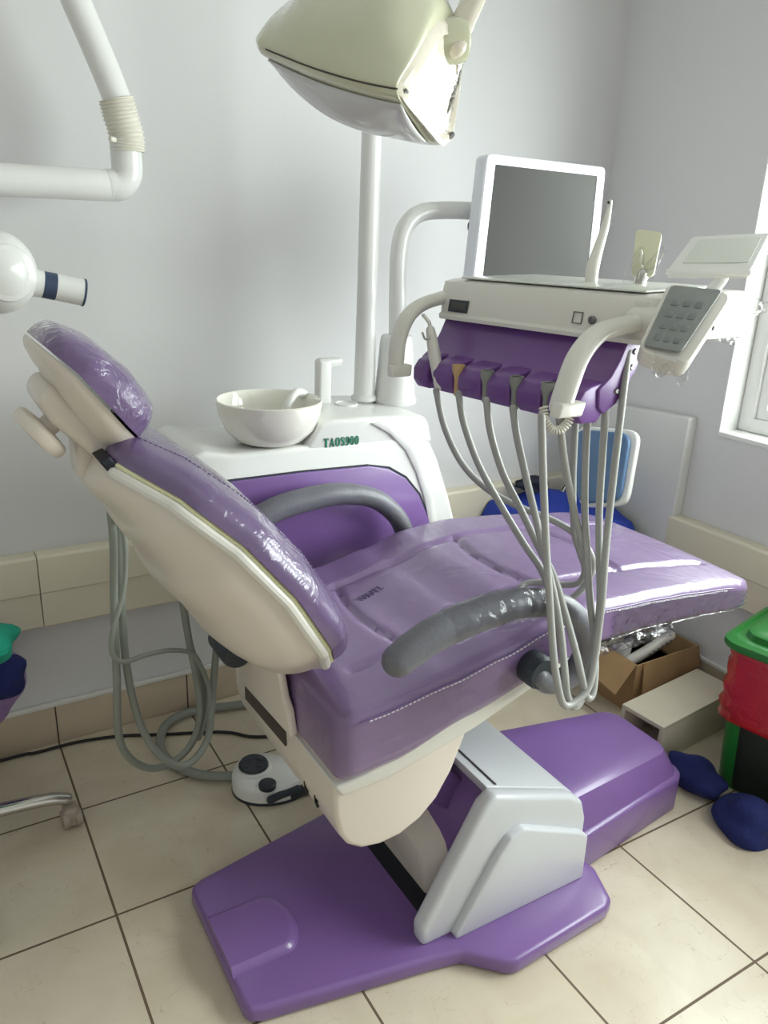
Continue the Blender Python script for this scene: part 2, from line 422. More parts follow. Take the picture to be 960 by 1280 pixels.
# flat white panel on the right wall
pn = G().slab([(XR-.045, 2.13, .30), (XR-.045, 1.705, .30), (XR-.045, 1.705, .955), (XR-.045, 2.13, .93)], .045, .012, .004)
tag(obj('wall_panel', pn, 'white'), 'flat white panel fixed low on the right wall beside the blue chair', 'panel')

# ------------------------------------------------------------------ dental chair (axis y = YC)
YC = 1.28
chair = thing('dental_chair', (.95, YC, 0), 'purple and white reclining dental chair wrapped in clear plastic film, on a purple base', 'dental chair')
def sym(half):
    """Outline given for the near side (y < YC) mirrored to the far side."""
    return half+[(x, 2*YC-y) for x, y in reversed(half)]
near = [(.398, 1.12), (.405, 1.098), (.43, 1.088), (.78, 1.024), (.855, 1.006), (.925, .938), (.945, .929), (1.225, .942), (1.255, .955), (1.29, 1.045), (1.286, 1.08)]
plate = obj('base_plate', G().prism(sym(near), 'z', 0, .042, .012, 4), 'purple', chair)
# raised toe bump at the left end of the plate
bump = []
for k in range(9):
    h = .018*math.cos(k/8*PI/2)**.6 if k < 8 else 0
    s = .82+.18*(k/8)**1.5
    bump.append((h, s))
rings = [[(.402+(.05+.075*s)*(1 if i in (0, 25) else 1)*(0 if i in (0, 25) else 1)+(.05*s*math.sin(PI*(i-1)/23) if 0 < i < 25 else 0), 1.265+.085*s*math.cos(PI*min(max(i-1, 0), 23)/23), .040+h) for i in range(26)] for h, s in reversed(bump)]
obj('toe_bump', G().loft(rings), 'purple', plate)
# rear box of the base, stepped
bx = [(1.18, 1.085), (1.29, 1.08), (1.675, 1.125), (1.70, 1.14), (1.712, 1.165)]
cover = obj('base_cover', G().prism(sym(bx), 'z', 0, .112, .010, 3), 'purple', chair)
def inset(half, d, dx): return [(x-dx, y+d) for x, y in half]
rs = []
for z, d in ((.108, .012), (.118, .016), (.186, .034), (.199, .041), (.2035, .054), (.205, .09)):
    rs.append([(x, y, z-.03*(x-1.2)/.5*(z > .16)+.003) for x, y in sym(inset(bx, d, d*.9))])
obj('cover_lid', G().loft(rs), 'purple', chair)
# stepped grey-white housing over the lift
hp = [(.786, .038), (.782, .085), (.926, .352), (.955, .374), (1.19, .283), (1.226, .256), (1.244, .20), (1.246, .038)]
def house(y0, y1): return G().prism(hp, 'y', y0, y1, .012, 3)
ho = obj('lift_housing', house(1.056, 1.098), 'grey_white', chair)
hp = [(.86, .038), (.858, .10), (.94, .345)]+hp[3:]
ho2 = obj('lift_housing', house(2*YC-1.098, 2*YC-1.056), 'grey_white', chair)
top = [(.955, .374), (1.19, .283), (1.226, .256), (1.244, .20), (1.246, .038), (1.215, .038), (1.205, .215), (1.18, .255), (.968, .338)]
obj('housing_top', G().prism([(x, z-.001) for x, z in top], 'y', 1.094, 2*YC-1.094, .004), 'grey_white', chair)
st = [(.862, .04), (.862, .052), (.968, .232), (.992, .262), (1.03, .272), (1.215, .184), (1.238, .165), (1.24, .04)]
obj('side_panel', G().prism(st, 'y', 1.036, 1.062, .008, 3), 'grey_white', ho)
obj('trim_groove', G().prism([(.985, .3645), (.99, .3625), (.99, .3605), (.985, .3625)], 'y', 1.10, 1.46), 'steel', chair)
# inner purple sleeve, white lift fork, black slot in the plate
obj('inner_sleeve', G().prism([(.92, .046), (.92, .19), (.955, .29), (.99, .325), (1.18, .245), (1.19, .046)], 'y', 1.101, 2*YC-1.101, .006), 'purple', chair)
def arch(x, top, yn, yf):
    o = [(x, yn, .044), (x, yn+.002, top*.45), (x, yn+.010, top*.70), (x, yn+.028, top*.86), (x, yn+.055, top*.95), (x, (yn+yf)/2, top)]
    return o+[(x, yn+yf-p[1], p[2]) for p in reversed(o[:-1])]
obj('lift_fork', G().loft([arch(.872, .142, 1.178, 1.385), arch(.876, .150, 1.174, 1.389), arch(.915, .195, 1.150, 1.41), arch(.95, .23, 1.13, 1.43)]), 'shell_white', chair)
obj('lift_slot', G().box((.828, 1.13, .038), (.874, 2*YC-1.13, .0435), .002), 'dark', chair)
obj('lift_link', G().prism([(.70, .45), (.80, .47), (1.0, .29), (.965, .22), (.90, .26)], 'y', 1.20, 2*YC-1.20, .010), 'purple', chair)
# underbody hull: flat back, curved belly
hull = [(.548, .575), (.552, .50), (.562, .455), (.58, .425), (.61, .404), (.65, .396), (.695, .400), (.74, .42), (.778, .455), (.81, .51), (.838, .585), (.85, .665), (.66, .595), (.60, .586)]
ub = obj('underbody', G().prism(hull, 'y', 1.03, 2*YC-1.03, .010, 3), 'shell_white', chair)
tray_plate = [(.545, .574), (.60, .580), (.665, .594), (.83, .642), (1.02, .690), (1.15, .722), (1.15, .706), (1.0, .655), (.85, .60), (.66, .555), (.56, .548)]
obj('seat_pan', G().prism(tray_plate, 'y', 1.02, 2*YC-1.02, .006), 'warm_white', chair)
sl = [(.5465, y, z) for y, z in ((1.24, .520), (1.46, .505), (1.46, .545), (1.24, .560))]
obj('battery_slot', G().extrude(sl, (.004, 0, 0), .001), 'slot', ub)
# CE mark as two open arcs and a bar
def arc_ring(c, r, a0, a1, wd):
    g = G(); n = 16; o = []
    for k in range(n+1):
        a = a0+(a1-a0)*k/n; o.append((r+wd, a))
    for k in range(n, -1, -1):
        a = a0+(a1-a0)*k/n; o.append((r-wd, a))
    return [(c[0], c[1]-q*math.cos(a), c[2]+q*math.sin(a)) for q, a in o]
g = G()
g.extrude(arc_ring((.5560, 1.158, .475), .013, PI*.5, PI*1.5, .0025), (.004, 0, 0)); obj('letter_c', g, 'black_print', ub)
g = G(); ep = arc_ring((.5560, 1.112, .475), .013, PI*.5, PI*1.5, .0025)
g.extrude(ep[:26]+[(.5560, 1.1225, .4765), (.5560, 1.111, .4765), (.5560, 1.111, .4735), (.5560, 1.1225, .4735)]+ep[26:], (.004, 0, 0)); obj('letter_e', g, 'black_print', ub)
# hinge bracket behind the seat, carrying the backrest
br = [(y, z) for y, z in ((1.175, .585), (1.185, .635), (1.20, .66), (1.20, .78), (1.42, .78), (1.43, .66), (1.45, .60), (1.45, .562))]
obj('hinge_bracket', G().extrude([(.530-.16*max(0, z-.62), y, z) for y, z in br], (.016, 0, .004), .005), 'shell_white', chair)
obj('hinge_boss', G().lathe([(.0, -.05), (.030, -.05), (.034, -.04), (.034, .04), (.030, .05), (0, .05)], (.505, YC+.15, .668), (0, 1, 0)), 'charcoal', chair)

# seat cushion: one long tapering pad
ztop = [(.545, .728), (.62, .735), (.77, .757), (.89, .782), (1.0, .812), (1.12, .822), (1.25, .814), (1.37, .803), (1.5, .788), (1.68, .757)]
zbot = [(.545, .588), (.665, .598), (.82, .642), (1.015, .692), (1.14, .722), (1.25, .722), (1.385, .712), (1.68, .686)]
def hwid(x):
    w = interp([(.5, .278), (1.15, .28), (1.4, .274), (1.70, .266)], x)
    if x > 1.60: w -= .075*(1-math.sqrt(max(0, 1-((x-1.60)/.085)**2)))
    if x < .575: w -= .03*(1-math.sqrt(max(0, 1-((.575-x)/.03)**2)))
    return w
def groove(x, y):
    d = 0
    v = y-YC
    def ln(dist, wd=.008, dp=.008): return dp*math.exp(-(dist/wd)**2)
    inner = .150
    if .62 < x < 1.60: d += ln(abs(v)-inner)
    if abs(v) < inner+.01:
        for cx, bow in ((.74, .05), (1.06, .05), (1.34, -.03)):
            d += ln(x-cx-bow*(v/inner)**2*.5+.01)
    return d
xs = [.545, .5465, .55, .556, .564, .575]+[.575+1.025*k/116 for k in range(1, 117)]+[1.60+.085*math.sin(PI/2*k/14) for k in range(1, 15)]
NT, rings = 72, []
for x in xs:
    hw, zt, zb = hwid(x), interp(ztop, x), interp(zbot, x)
    e = 0
    if x < .575: e = .02*(1-math.sqrt(max(0, 1-((.575-x)/.03)**2)))
    if x > 1.62: e = .03*(1-math.sqrt(max(0, 1-((x-1.62)/.0651)**2)))
    zt -= e+.007; zb += e*.6
    ring = []
    for k in range(NT+1):                         # across the top, near to far
        u = -1+2*k/NT; y = YC+hw*u
        a = abs(u)*hw
        zz = zt+.006*(1-u*u)
        q = hw-a
        if q < .018: zz -= .015*(1-math.sqrt(max(0, 1-((.018-q)/.018)**2)))
        ring.append((x, y, zz-groove(x, y)))
    for k in range(1, 8):
        ring.append((x, YC+hw-.006*math.sin(PI*k/8)*0, zt-.015-(zt-.015-zb)*k/8))
    ring += [(x, YC+hw-.012, zb-.002), (x, YC, zb-.004), (x, YC-hw+.012, zb-.002)]
    for k in range(7, 0, -1): ring.append((x, YC-hw, zt-.015-(zt-.015-zb)*k/8))
    rings.append(ring)
seat = obj('seat', G().loft(rings), 'vinyl', chair, sharp=60)
# stitched welt round the upper edge, white thread beside it
def edge(x, s, dz=0, out=.0015): return (x, YC+s*(hwid(x)+out), interp(ztop, x)-.022+dz)
for s in (-1, 1):
    obj('piping', G().tube([edge(x, s) for x in [.58+.04*k for k in range(26)]], .0012, 8, 3), 'piping', seat)
g = G()
for k in range(150):
    x = .60+k*.0088
    if x > 1.55: break
    p, q = V(edge(x, -1, -.005, .0004)), V(edge(x+.0042, -1, -.005, .0004))
    g.tube([p, q], .0014, 6, smooth=False)
obj('stitching', g, 'thread', seat, )
xm = (0.793, 1.341, 0.765)
serif_part('lettering', 'TAOS900', seat, 'grey_print', (.79, 1.345, max(interp(ztop, .79+d)-.0055+.006*(1-(.065/.28)**2)-d*.2-.001 for d in (-.04, -.02, 0, .02, .04))-.003), (-1, -.2, -.2), (.2, -1, 0), .018, .92, .002)

# backrest: purple cushion in front of a white shell, lofted up a curved spine
spine = [(0, (.588, .728)), (.12, (.573, .785)), (.25, (.546, .838)), (.45, (.474, .955)), (.65, (.395, 1.052)), (.82, (.315, 1.125)), (1, (.238, 1.172))]
def spn(s): return V((interp([(a, p[0]) for a, p in spine], s), 0, interp([(a, p[1]) for a, p in spine], s)))
def frame(s):
    e = .06; d = (spn(min(1, s+e))-spn(max(0, s-e))).normalized()
    return spn(s), V((d.z, 0, -d.x))       # forward normal
bw = [(0, .02), (.015, .075), (.04, .118), (.08, .158), (.15, .205), (.25, .24), (.4, .255), (.6, .25), (.75, .226), (.88, .178), (.95, .14), (1, .11)]
bf = [(0, .018), (.03, .046), (.1, .064), (.3, .071), (.7, .061), (.9, .050), (.98, .045), (1, .03)]
bb = [(0, .02), (.03, .065), (.12, .105), (.35, .138), (.6, .135), (.85, .088), (.97, .062), (1, .04)]
SS = [0, .008, .02, .04, .07, .11, .16, .22]+[.22+.7*k/22 for k in range(1, 23)]+[.95, .975, .99, 1]
def lin_i(tab, x):
    for (a, va), (b, vb) in zip(tab, tab[1:]):
        if x <= b: return va+(vb-va)*(x-a)/(b-a)
    return tab[-1][1]
def pad(depth, sign, s0=0, pw=3.2, scale=1.0, base=0.0, n=40):
    rings = []
    for s in SS:
        c, nr = frame(s); w_ = lin_i(bw, s)*scale; dp = lin_i(depth, s)
        ring = []
        for k in range(n+1):
            a = PI*k/n; cx, sx = math.cos(a), math.sin(a)
            yy = w_*math.copysign(abs(cx)**(2/pw), cx); nn = dp*abs(sx)**(2/pw)
            ring.append(c+V((0, YC+yy, 0))+nr*sign*(nn+base))
        rings.append(ring)
    return G().loft(rings)
cush = obj('backrest_cushion', pad(bf, 1, pw=2.9), 'vinyl_back', chair, sharp=50)
obj('backrest_shell', pad(bb, -1, pw=2.3, scale=.955, base=.006), 'shell_white', chair, sharp=50)
# pale yellow-green gasket between the two, and the welt of the cushion
def rim(scale, off, s0, s1, sg, n=60):
    out = []
    for k in range(n+1):
        s = s0+(s1-s0)*k/n; c, nr = frame(s)
        out.append(c+V((0, YC+sg*lin_i(bw, s)*scale, 0))+nr*off)
    return out
gs = G()
gs.tube(rim(.97, -.004, .97, .004, -1)+rim(.97, -.004, .004, .97, 1), .0042, 8, 2)
obj('gasket', gs, 'lime', chair)
gl_ = G()
gl_.tube(rim(.968, -.016, .97, .004, -1)+rim(.968, -.016, .004, .97, 1), .0095, 10, 2)
obj('shell_lip', gl_, 'warm_white', chair)
st = G()
pts = []
for k in range(70):
    s = .12+.82*k/70; s2 = s+.006
    p = []
    for q in (s, s2):
        c, nr = frame(q); w_ = lin_i(bw, q); dp = lin_i(bf, q)
        p.append(c+V((0, YC-w_*.62, 0))+nr*(dp*(1-.62**2.9)**(1/2.9)+.0004))
    st.tube(p, .0009, 6, smooth=False)
obj('stitching', st, 'piping', cush)
# neck: hinge clip between headrest and backrest
obj('neck_bar', G().box((.205, YC-.035, 1.12), (.245, YC+.035, 1.22), .008), 'shell_white', chair)
obj('neck_clip', G().extrude([(0.22, 1.155, 1.171), (0.235, 1.155, 1.179), (0.247, 1.155, 1.162), (0.237, 1.155, 1.146)], (0, .09, 0), .003), 'dark', chair)

# headrest
hs = [(0, (.293, 1.186)), (.25, (.266, 1.218)), (.5, (.232, 1.262)), (.75, (.200, 1.302)), (1, (.163, 1.338))]
def hfr(s):
    P = lambda q: V((interp([(a, p[0]) for a, p in hs], q), 0, interp([(a, p[1]) for a, p in hs], q)))
    d = (P(min(1, s+.1))-P(max(0, s-.1))).normalized(); return P(s), V((d.z, 0, -d.x))
hw_ = [(0, .03), (.03, .068), (.08, .095), (.18, .122), (.4, .135), (.7, .132), (.88, .11), (.96, .08), (1, .04)]
hf = [(0, .012), (.04, .036), (.15, .056), (.45, .062), (.8, .050), (.95, .034), (1, .016)]
hb = [(0, .012), (.05, .036), (.2, .05), (.6, .040), (.85, .026), (.95, .016), (1, .008)]
HS = [0, .01, .03, .06, .1, .15]+[.15+.7*k/14 for k in range(1, 15)]+[.9, .94, .97, .99, 1]
def hpad(dep, sign, sc=1, base=0, pw=2.6, n=32):
    rs = []
    for s in HS:
        c, nr = hfr(s); w_ = lin_i(hw_, s)*sc; dp = lin_i(dep, s)
        rs.append([c+V((0, YC+w_*math.copysign(abs(math.cos(PI*k/n))**(2/pw), math.cos(PI*k/n)), 0))+nr*sign*(dp*abs(math.sin(PI*k/n))**(2/pw)+base) for k in range(n+1)])
    return G().loft(rs)
hc = obj('headrest_cushion', hpad(hf, 1, pw=3), 'vinyl_head', chair, sharp=55)
hsh = obj('headrest_shell', hpad(hb, -1, .94, .004, 2.4), 'shell_white', chair, sharp=50)
c, nr = hfr(.42); d = V((-nr.z, 0, nr.x))
blk = [c-nr*.032+d*.065, c-nr*.03-d*.085, c-nr*.065-d*.075, c-nr*.076+d*.02, c-nr*.068+d*.06]
obj('headrest_bracket', G().extrude([p+V((0, YC-.075, 0)) for p in blk], (0, .15, 0), .016, 4), 'shell_white', chair)
kc = c-nr*.056+d*.012+V((0, YC-.03, 0))
obj('headrest_knob', G().lathe([(0, -.03), (.016, -.03), (.016, .028), (.040, .031), (.046, .036), (.046, .046), (.042, .052), (.02, .055), (0, .055)], kc, -nr), 'shell_white', chair)

# armrests: padded bar that hooks down to a pivot; a grey arm each side
def armrest(y, s):
    pad_ = [(.612, .849), (.645, .866), (.70, .886), (.79, .899), (.86, .899), (.92, .886)]
    arm_ = [(.84, .900), (.90, .893), (.97, .865), (1.03, .808), (1.05, .745), (1.03, .70), (.985, .69), (.95, .715)]
    yy = lambda k, n: y+s*.028*(k/n)
    a = obj('armrest', G().tube([(x, y+s*.0, z) for x, z in pad_], lambda t: .027+.004*math.sin(PI*t)-.003*t, 18, 6, flat=1), 'grey_pad', chair)
    obj('armrest_arm', G().tube([(x, y-s*.028*min(1, max(0, k-3)/3), z) for k, (x, z) in enumerate(arm_)], lambda t: .026-.004*t, 16, 6), 'grey_pad', a)
    obj('armrest_pivot', G().lathe([(0, -.03), (.030, -.03), (.034, -.022), (.034, .025), (.028, .034), (0, .034)], (.955, y-s*.045, .722), (0, 1, 0)), 'charcoal', a)
    if s < 0: obj('plastic_wrap', G().tube([(x, y, z) for x, z in ((.715, .8885), (.79, .899), (.86, .899), (.915, .888))], lambda t: .0322+.0012*math.sin(23*t)+.0008*math.sin(57*t), 24, 14), 'crinkle', a)
    return a
armrest(.945, -1); armrest(2*YC-.945, 1)
# loose film hanging under the footrest end and round the near armrest
def crumple(o, u, v, nu, nv, amp, seed):
    rnd = random.Random(seed); o, u, v = V(o), V(u), V(v); nn = u.cross(v).normalized()
    ph = [(rnd.uniform(4, 22), rnd.uniform(4, 22), rnd.uniform(0, 6)) for _ in range(5)]
    return G().sheet(lambda a, b: o+u*a+v*b*(1+.25*math.sin(9*a))+nn*amp*sum(math.sin(p*a+q*b+r) for p, q, r in ph)*(b+.15)/2, nu, nv)
obj('plastic_film', crumple((1.17, 1.03, .712), (.24, .0, -.004), (.02, .03, -.052), 34, 12, .010, 3), 'crinkle', chair, solid=.0012)
def side_film(a, b):
    x = 1.17+.46*a; z1 = interp(ztop, x)-.026; z0 = interp(zbot, x)+.006
    w = .0009*math.sin(17*a+3*b)+.0007*math.sin(41*a-6*b)
    return V((x+.006*math.sin(19*b+5*a), YC-hwid(x)-.0045+w, z1+(z0-z1)*b))
obj('plastic_film', G().sheet(side_film, 90, 14), 'crinkle', chair, solid=.0006)

# ------------------------------------------------------------------ cuspidor unit
cus = thing('cuspidor_unit', (1.17, 1.8, 0), 'white and purple spittoon cabinet with a basin, lettered TAOS900, behind the dental chair', 'spittoon unit')
YF = 1.68
def fpx(*p): return [(q[0], q[2]) for q in p]
ledge = fpx((0.519, 1.68, 1.021), (0.56, 1.68, 1.035), (0.668, 1.68, 1.003), (0.785, 1.68, 0.997), (0.902, 1.68, 0.993))
body = [(.515, 1.010), (.545, 1.022), (.62, 1.006), (1.12, 1.006), (1.16, .985), (1.19, .93), (1.235, .82), (1.27, .72), (1.29, .45), (.70, .45), (.56, .80)]
cab = obj('cabinet', G().prism(body, 'y', YF, 1.97, .012, 3), 'white', cus)
# raised block at the right carrying pole and filler
rb = [(.80, .99), (.838, 1.062), (.862, 1.072), (.965, 1.074), (1.135, 1.066), (1.150, 1.055), (1.185, .95), (1.19, .93), (1.16, .99)]
rs_ = [(.80, .985), (.842, 1.058), (.87, 1.066), (.965, 1.068), (1.135, 1.060), (1.152, 1.04), (1.20, .90), (1.255, .75), (1.24, .75), (1.12, .90), (1.0, .985)]
obj('raised_top', G().prism([(.79, .98), (.838, 1.056), (.866, 1.066), (.965, 1.066), (1.135, 1.056), (1.152, 1.04), (1.17, .98)], 'y', YF+.002, 1.972, .010, 3), 'white', cab)
# curved raised band down the right front
def band(o, i): return [(x, z) for x, z in o]+[(x, z) for x, z in reversed(i)]
outer = [(1.02, 1.050), (1.07, 1.025), (1.115, .975), (1.15, .91), (1.178, .83), (1.20, .74), (1.205, .60)]
inner = [(.975, 1.050), (1.03, 1.018), (1.082, .968), (1.118, .905), (1.148, .83), (1.172, .74), (1.178, .60)]
obj('raised_band', G().prism(band(outer, inner), 'y', YF-.005, YF+.004, .004, 2), 'white', cab)
panel = fpx((0.603, 1.68, 0.945), (0.783, 1.68, 0.945), (0.973, 1.68, 0.94), (1.03, 1.68, 0.926), (1.083, 1.68, 0.894), (1.129, 1.68, 0.841), (1.161, 1.68, 0.775), (1.188, 1.68, 0.7), (1.209, 1.68, 0.587))
obj('front_panel', G().prism(panel+[(1.12, .50), (.74, .50)], 'y', YF-.010, YF+.004, .004, 2), 'purple', cab)
obj('panel_seam', G().prism([(x+(.006 if x > 1 else -.004), z+.004) for x, z in panel]+[(1.126, .49), (.735, .49)], 'y', YF-.003, YF+.004), 'charcoal', cab)
serif_part('lettering', 'TAOS900', cab, 'green_print', (0.896, 1.681, 1.01), (1, 0, -.01), (0, 0, 1), .0225, .92, .0012)
obj('pedestal', G().box((1.06, 1.70, 0), (1.26, 1.92, .46), .012), 'white', cus)
# basin
bc = V((.737, 1.755, 1.008))
bowl = obj('basin', G().lathe([(0, 0), (.062, 0), (.085, .010), (.108, .035), (.122, .068), (.127, .098), (.1275, .104), (.1245, .1055), (.120, .100), (.113, .068), (.098, .036), (.075, .018), (.03, .013), (0, .013)], bc, n=64), 'ceramic', cus, sharp=50)
obj('drain', G().lathe([(0, .012), (.02, .012), (.02, .017), (0, .017)], bc), 'chrome', bowl)
obj('rinse_spout', G().tube([(0.861, 1.8, 0.999), (0.861, 1.8, 1.076), (0.852, 1.8, 1.106), (0.821, 1.785, 1.117), (0.794, 1.77, 1.097), (0.777, 1.76, 1.069)], .011, 14, 6), 'white', cus)
# cup filler
a = (0.944, 1.88, 1.046); zt = 1.182
fil = obj('cup_filler', G().box((a[0]-.020, a[1]-.018, 1.05), (a[0]+.016, a[1]+.018, zt-.002), .007, 3).prism([(a[0]-.018, zt-.03), (a[0]-.018, zt), (a[0]+.048, zt), (a[0]+.052, zt-.008), (a[0]+.046, zt-.022), (a[0]+.012, zt-.026)], 'y', a[1]-.014, a[1]+.014, .005), 'white', cus)
b_ = (0.991, 1.84, 1.046)
obj('cup_rest', G().lathe([(0, 0), (.032, 0), (.032, .004), (.026, .005), (.025, .002), (0, .002)], (b_[0], 1.84, 1.064)), 'white', cus)
# suction hoses looping below its left end, from a holder behind the backrest
obj('hose_holder', G().box((.36, 1.72, .86), (.60, 1.79, .93), .012, 3), 'warm_white', cus)
A = [
 [(0.349, 1.75, 0.899), (0.349, 1.75, 0.806), (0.339, 1.75, 0.647), (0.331, 1.75, 0.456), (0.324, 1.75, 0.31), (0.342, 1.75, 0.233), (0.391, 1.76, 0.173), (0.452, 1.78, 0.15), (0.516, 1.8, 0.174), (0.546, 1.8, 0.258), (0.542, 1.8, 0.37), (0.526, 1.8, 0.492), (0.515, 1.8, 0.608), (0.512, 1.8, 0.642)],
 [(0.368, 1.78, 0.871), (0.366, 1.78, 0.772), (0.362, 1.78, 0.628), (0.36, 1.77, 0.481), (0.375, 1.76, 0.334), (0.404, 1.74, 0.242), (0.454, 1.74, 0.174), (0.504, 1.75, 0.16), (0.553, 1.77, 0.198), (0.571, 1.78, 0.274), (0.59, 1.8, 0.38), (0.61, 1.82, 0.485)],
 [(0.364, 1.72, 0.882), (0.368, 1.72, 0.794), (0.356, 1.72, 0.697), (0.328, 1.72, 0.611), (0.32, 1.72, 0.55), (0.343, 1.72, 0.518), (0.404, 1.73, 0.517), (0.468, 1.75, 0.502), (0.521, 1.76, 0.474), (0.547, 1.77, 0.42), (0.569, 1.78, 0.337), (0.56, 1.79, 0.247), (0.543, 1.8, 0.195)],
 [(0.521, 1.82, 0.616), (0.526, 1.82, 0.529), (0.539, 1.82, 0.444), (0.56, 1.82, 0.378), (0.565, 1.82, 0.278), (0.545, 1.82, 0.177)],
]
for p, r in zip(A, (.0095, .0095, .0062, .009)):
    obj('suction_hose', G().tube(p, r, 12, 6), 'hose_old', cus)

# ------------------------------------------------------------------ operating lamp on its pole
PX, PY = 1.064, 1.872
lamp = thing('dental_lamp', (PX, PY, 1.066), 'cream dental operating lamp in clear wrap on a tall white pole', 'lamp')
obj('pole', G().lathe([(0, 1.066), (.035, 1.066), (.035, 1.076), (.029, 1.082), (.0265, 1.30), (.0245, 1.9), (.0235, 2.34), (.034, 2.345), (.034, 2.40), (0, 2.41)], (PX, PY, 0)), 'white', lamp)
SEC = [
 [(0.6054, 1.2886, 1.8458), (0.5448, 1.2567, 1.7993), (0.5113, 1.2477, 1.758), (0.5171, 1.2502, 1.7424), (0.5617, 1.2971, 1.7415), (0.6247, 1.366, 1.7607), (0.6905, 1.405, 1.8323), (0.6691, 1.363, 1.8794)],
 [(0.6279, 1.2661, 1.8846), (0.5404, 1.1982, 1.7865), (0.5193, 1.1988, 1.7415), (0.5263, 1.2007, 1.7264), (0.6031, 1.2677, 1.7014), (0.6707, 1.3472, 1.7232), (0.7485, 1.3973, 1.8392), (0.714, 1.3516, 1.9182)],
 [(0.665, 1.2352, 1.9248), (0.5596, 1.1266, 1.7769), (0.5382, 1.1139, 1.7142), (0.5445, 1.1164, 1.6996), (0.6379, 1.2053, 1.6617), (0.708, 1.2811, 1.6783), (0.7966, 1.3422, 1.8369), (0.7617, 1.2923, 1.9353)],
 [(0.6968, 1.1611, 1.9128), (0.5983, 1.0502, 1.7693), (0.5652, 1.0387, 1.6925), (0.5719, 1.0412, 1.6784), (0.6783, 1.1452, 1.6362), (0.7421, 1.2004, 1.6536), (0.8147, 1.2545, 1.8018), (0.7903, 1.2293, 1.9153)],
 [(0.7108, 1.0811, 1.83), (0.6333, 1.0131, 1.7312), (0.5926, 0.9931, 1.6827), (0.5927, 0.9859, 1.6652), (0.7129, 1.0945, 1.6247), (0.7611, 1.1326, 1.6378), (0.804, 1.1618, 1.742), (0.7808, 1.134, 1.8209)],
 [(0.7075, 1.0658, 1.7879), (0.6373, 1.0124, 1.7203), (0.6017, 0.9942, 1.6839), (0.6008, 0.9871, 1.6653), (0.7342, 1.0809, 1.6234), (0.7689, 1.1053, 1.6433), (0.8018, 1.1369, 1.7386), (0.7783, 1.1106, 1.7905)],
]
def resample(sec, n=9):
    """Smooth the lamp sections along the body."""
    out = []
    cols = [smooth_pts([s[i] for s in sec], n) for i in range(len(sec[0]))]
    return [[c[k] for c in cols] for k in range(len(cols[0]))]
def round_ring(r, n=4):
    """Round a section polygon's corners (bottom rim corners stay tighter)."""
    o = []
    m = len(r)
    for i in range(m):
        p, a, b = V(r[i]), V(r[i-1]), V(r[(i+1) % m])
        q = .22 if i in (2, 3, 4, 5) else .42
        s, e = p+(a-p)*q, p+(b-p)*q
        for k in range(n+1):
            t = k/n; o.append(s*(1-t)**2+p*2*t*(1-t)+e*t*t)
    return o
rs = [round_ring(r) for r in resample(SEC)]
def shrink(r, f, d):
    c = sum(r, V())/len(r); return [c+(p-c)*f+d for p in r]
ax0 = (sum(rs[0], V())-sum(rs[3], V())).normalized(); ax1 = (sum(rs[-1], V())-sum(rs[-4], V())).normalized()
rs = [shrink(rs[0], .55, ax0*.022), shrink(rs[0], .85, ax0*.012)]+rs
hd = obj('lamp_head', G().loft(rs), 'lamp_white', lamp, sharp=48)
cp = rs[-1]
obj('end_cap', G().loft([cp, shrink(cp, .97, ax1*.006), shrink(cp, .84, ax1*.010), shrink(cp, .80, ax1*.002)]), 'lamp_cap', lamp, sharp=30)
# lens cover on the underside, standing off the rim
def mid(a, b, t): return V(a)*(1-t)+V(b)*t
lr = resample(SEC)
dn = -(V(SEC[3][3])-V(SEC[1][3])).cross(V(SEC[3][4])-V(SEC[3][3])).normalized()
if dn.z > 0: dn = -dn
gl = []
for k in range(3, len(lr)-6, 2):
    f = (k-3)/(len(lr)-9); bulge = math.sin(PI*min(1, max(0, f*.96+.02)))
    gl.append([mid(lr[k][3], lr[k][4], .10+.82*j/10)+dn*(.0015+.020*bulge*math.sin(PI*j/10)) for j in range(11)])
obj('lens', G().sheet(lambda a, b: gl[round(a*(len(gl)-1))][round(b*10)], len(gl)-1, 10), 'lens', lamp, solid=.003)
# seam line between body and rim
obj('rim_seam', G().tube([mid(r[2], r[3], .35)+(V(r[2])-V(r[6])).normalized()*.0005 for r in lr[4:-5]], .0013, 6, 1), 'slot', hd)
for q in (cp,):
    obj('screw', G().lathe([(0, 0), (.006, 0), (.005, .004), (0, .004)], V((0.6108, 0.9983, 1.6769))+ax1*.004, ax1), 'steel', lamp)
    obj('screw', G().lathe([(0, 0), (.006, 0), (.005, .004), (0, .004)], V((0.7529, 1.0915, 1.6465))+ax1*.006, ax1), 'steel', lamp)
kn = V((0.7422, 1.0976, 1.766)); kd = V((.9, -.35, .12)).normalized()
obj('yoke_knob', G().lathe([(0, -.03), (.030, -.03), (.031, .02), (.028, .03), (.022, .034), (0, .034)], kn, kd), 'lamp_white', lamp)
obj('yoke', G().tube([(0.7442, 1.0787, 1.7532), (0.7646, 1.0876, 1.7899), (0.7987, 1.1066, 1.8411), (0.8296, 1.1375, 1.9017), (0.846, 1.1974, 1.9807)], lambda t: .020+.003*t, 16, 6, flat=.62), 'lamp_cap', lamp)
obj('lamp_arm', G().tube([(0.846, 1.1974, 1.9807), (.84, 1.30, 2.12), (.94, 1.56, 2.30), (PX, PY, 2.37)], .024, 16, 6), 'white', lamp)
obj('plastic_wrap', crumple((0.7518, 1.0739, 1.7226), V((0.8103, 1.1123, 1.842))-V((0.7518, 1.0739, 1.7226)), V((0.7352, 1.0795, 1.6365))-V((0.7518, 1.0739, 1.7226)), 20, 14, .004, 9), 'film', lamp, solid=.0012)

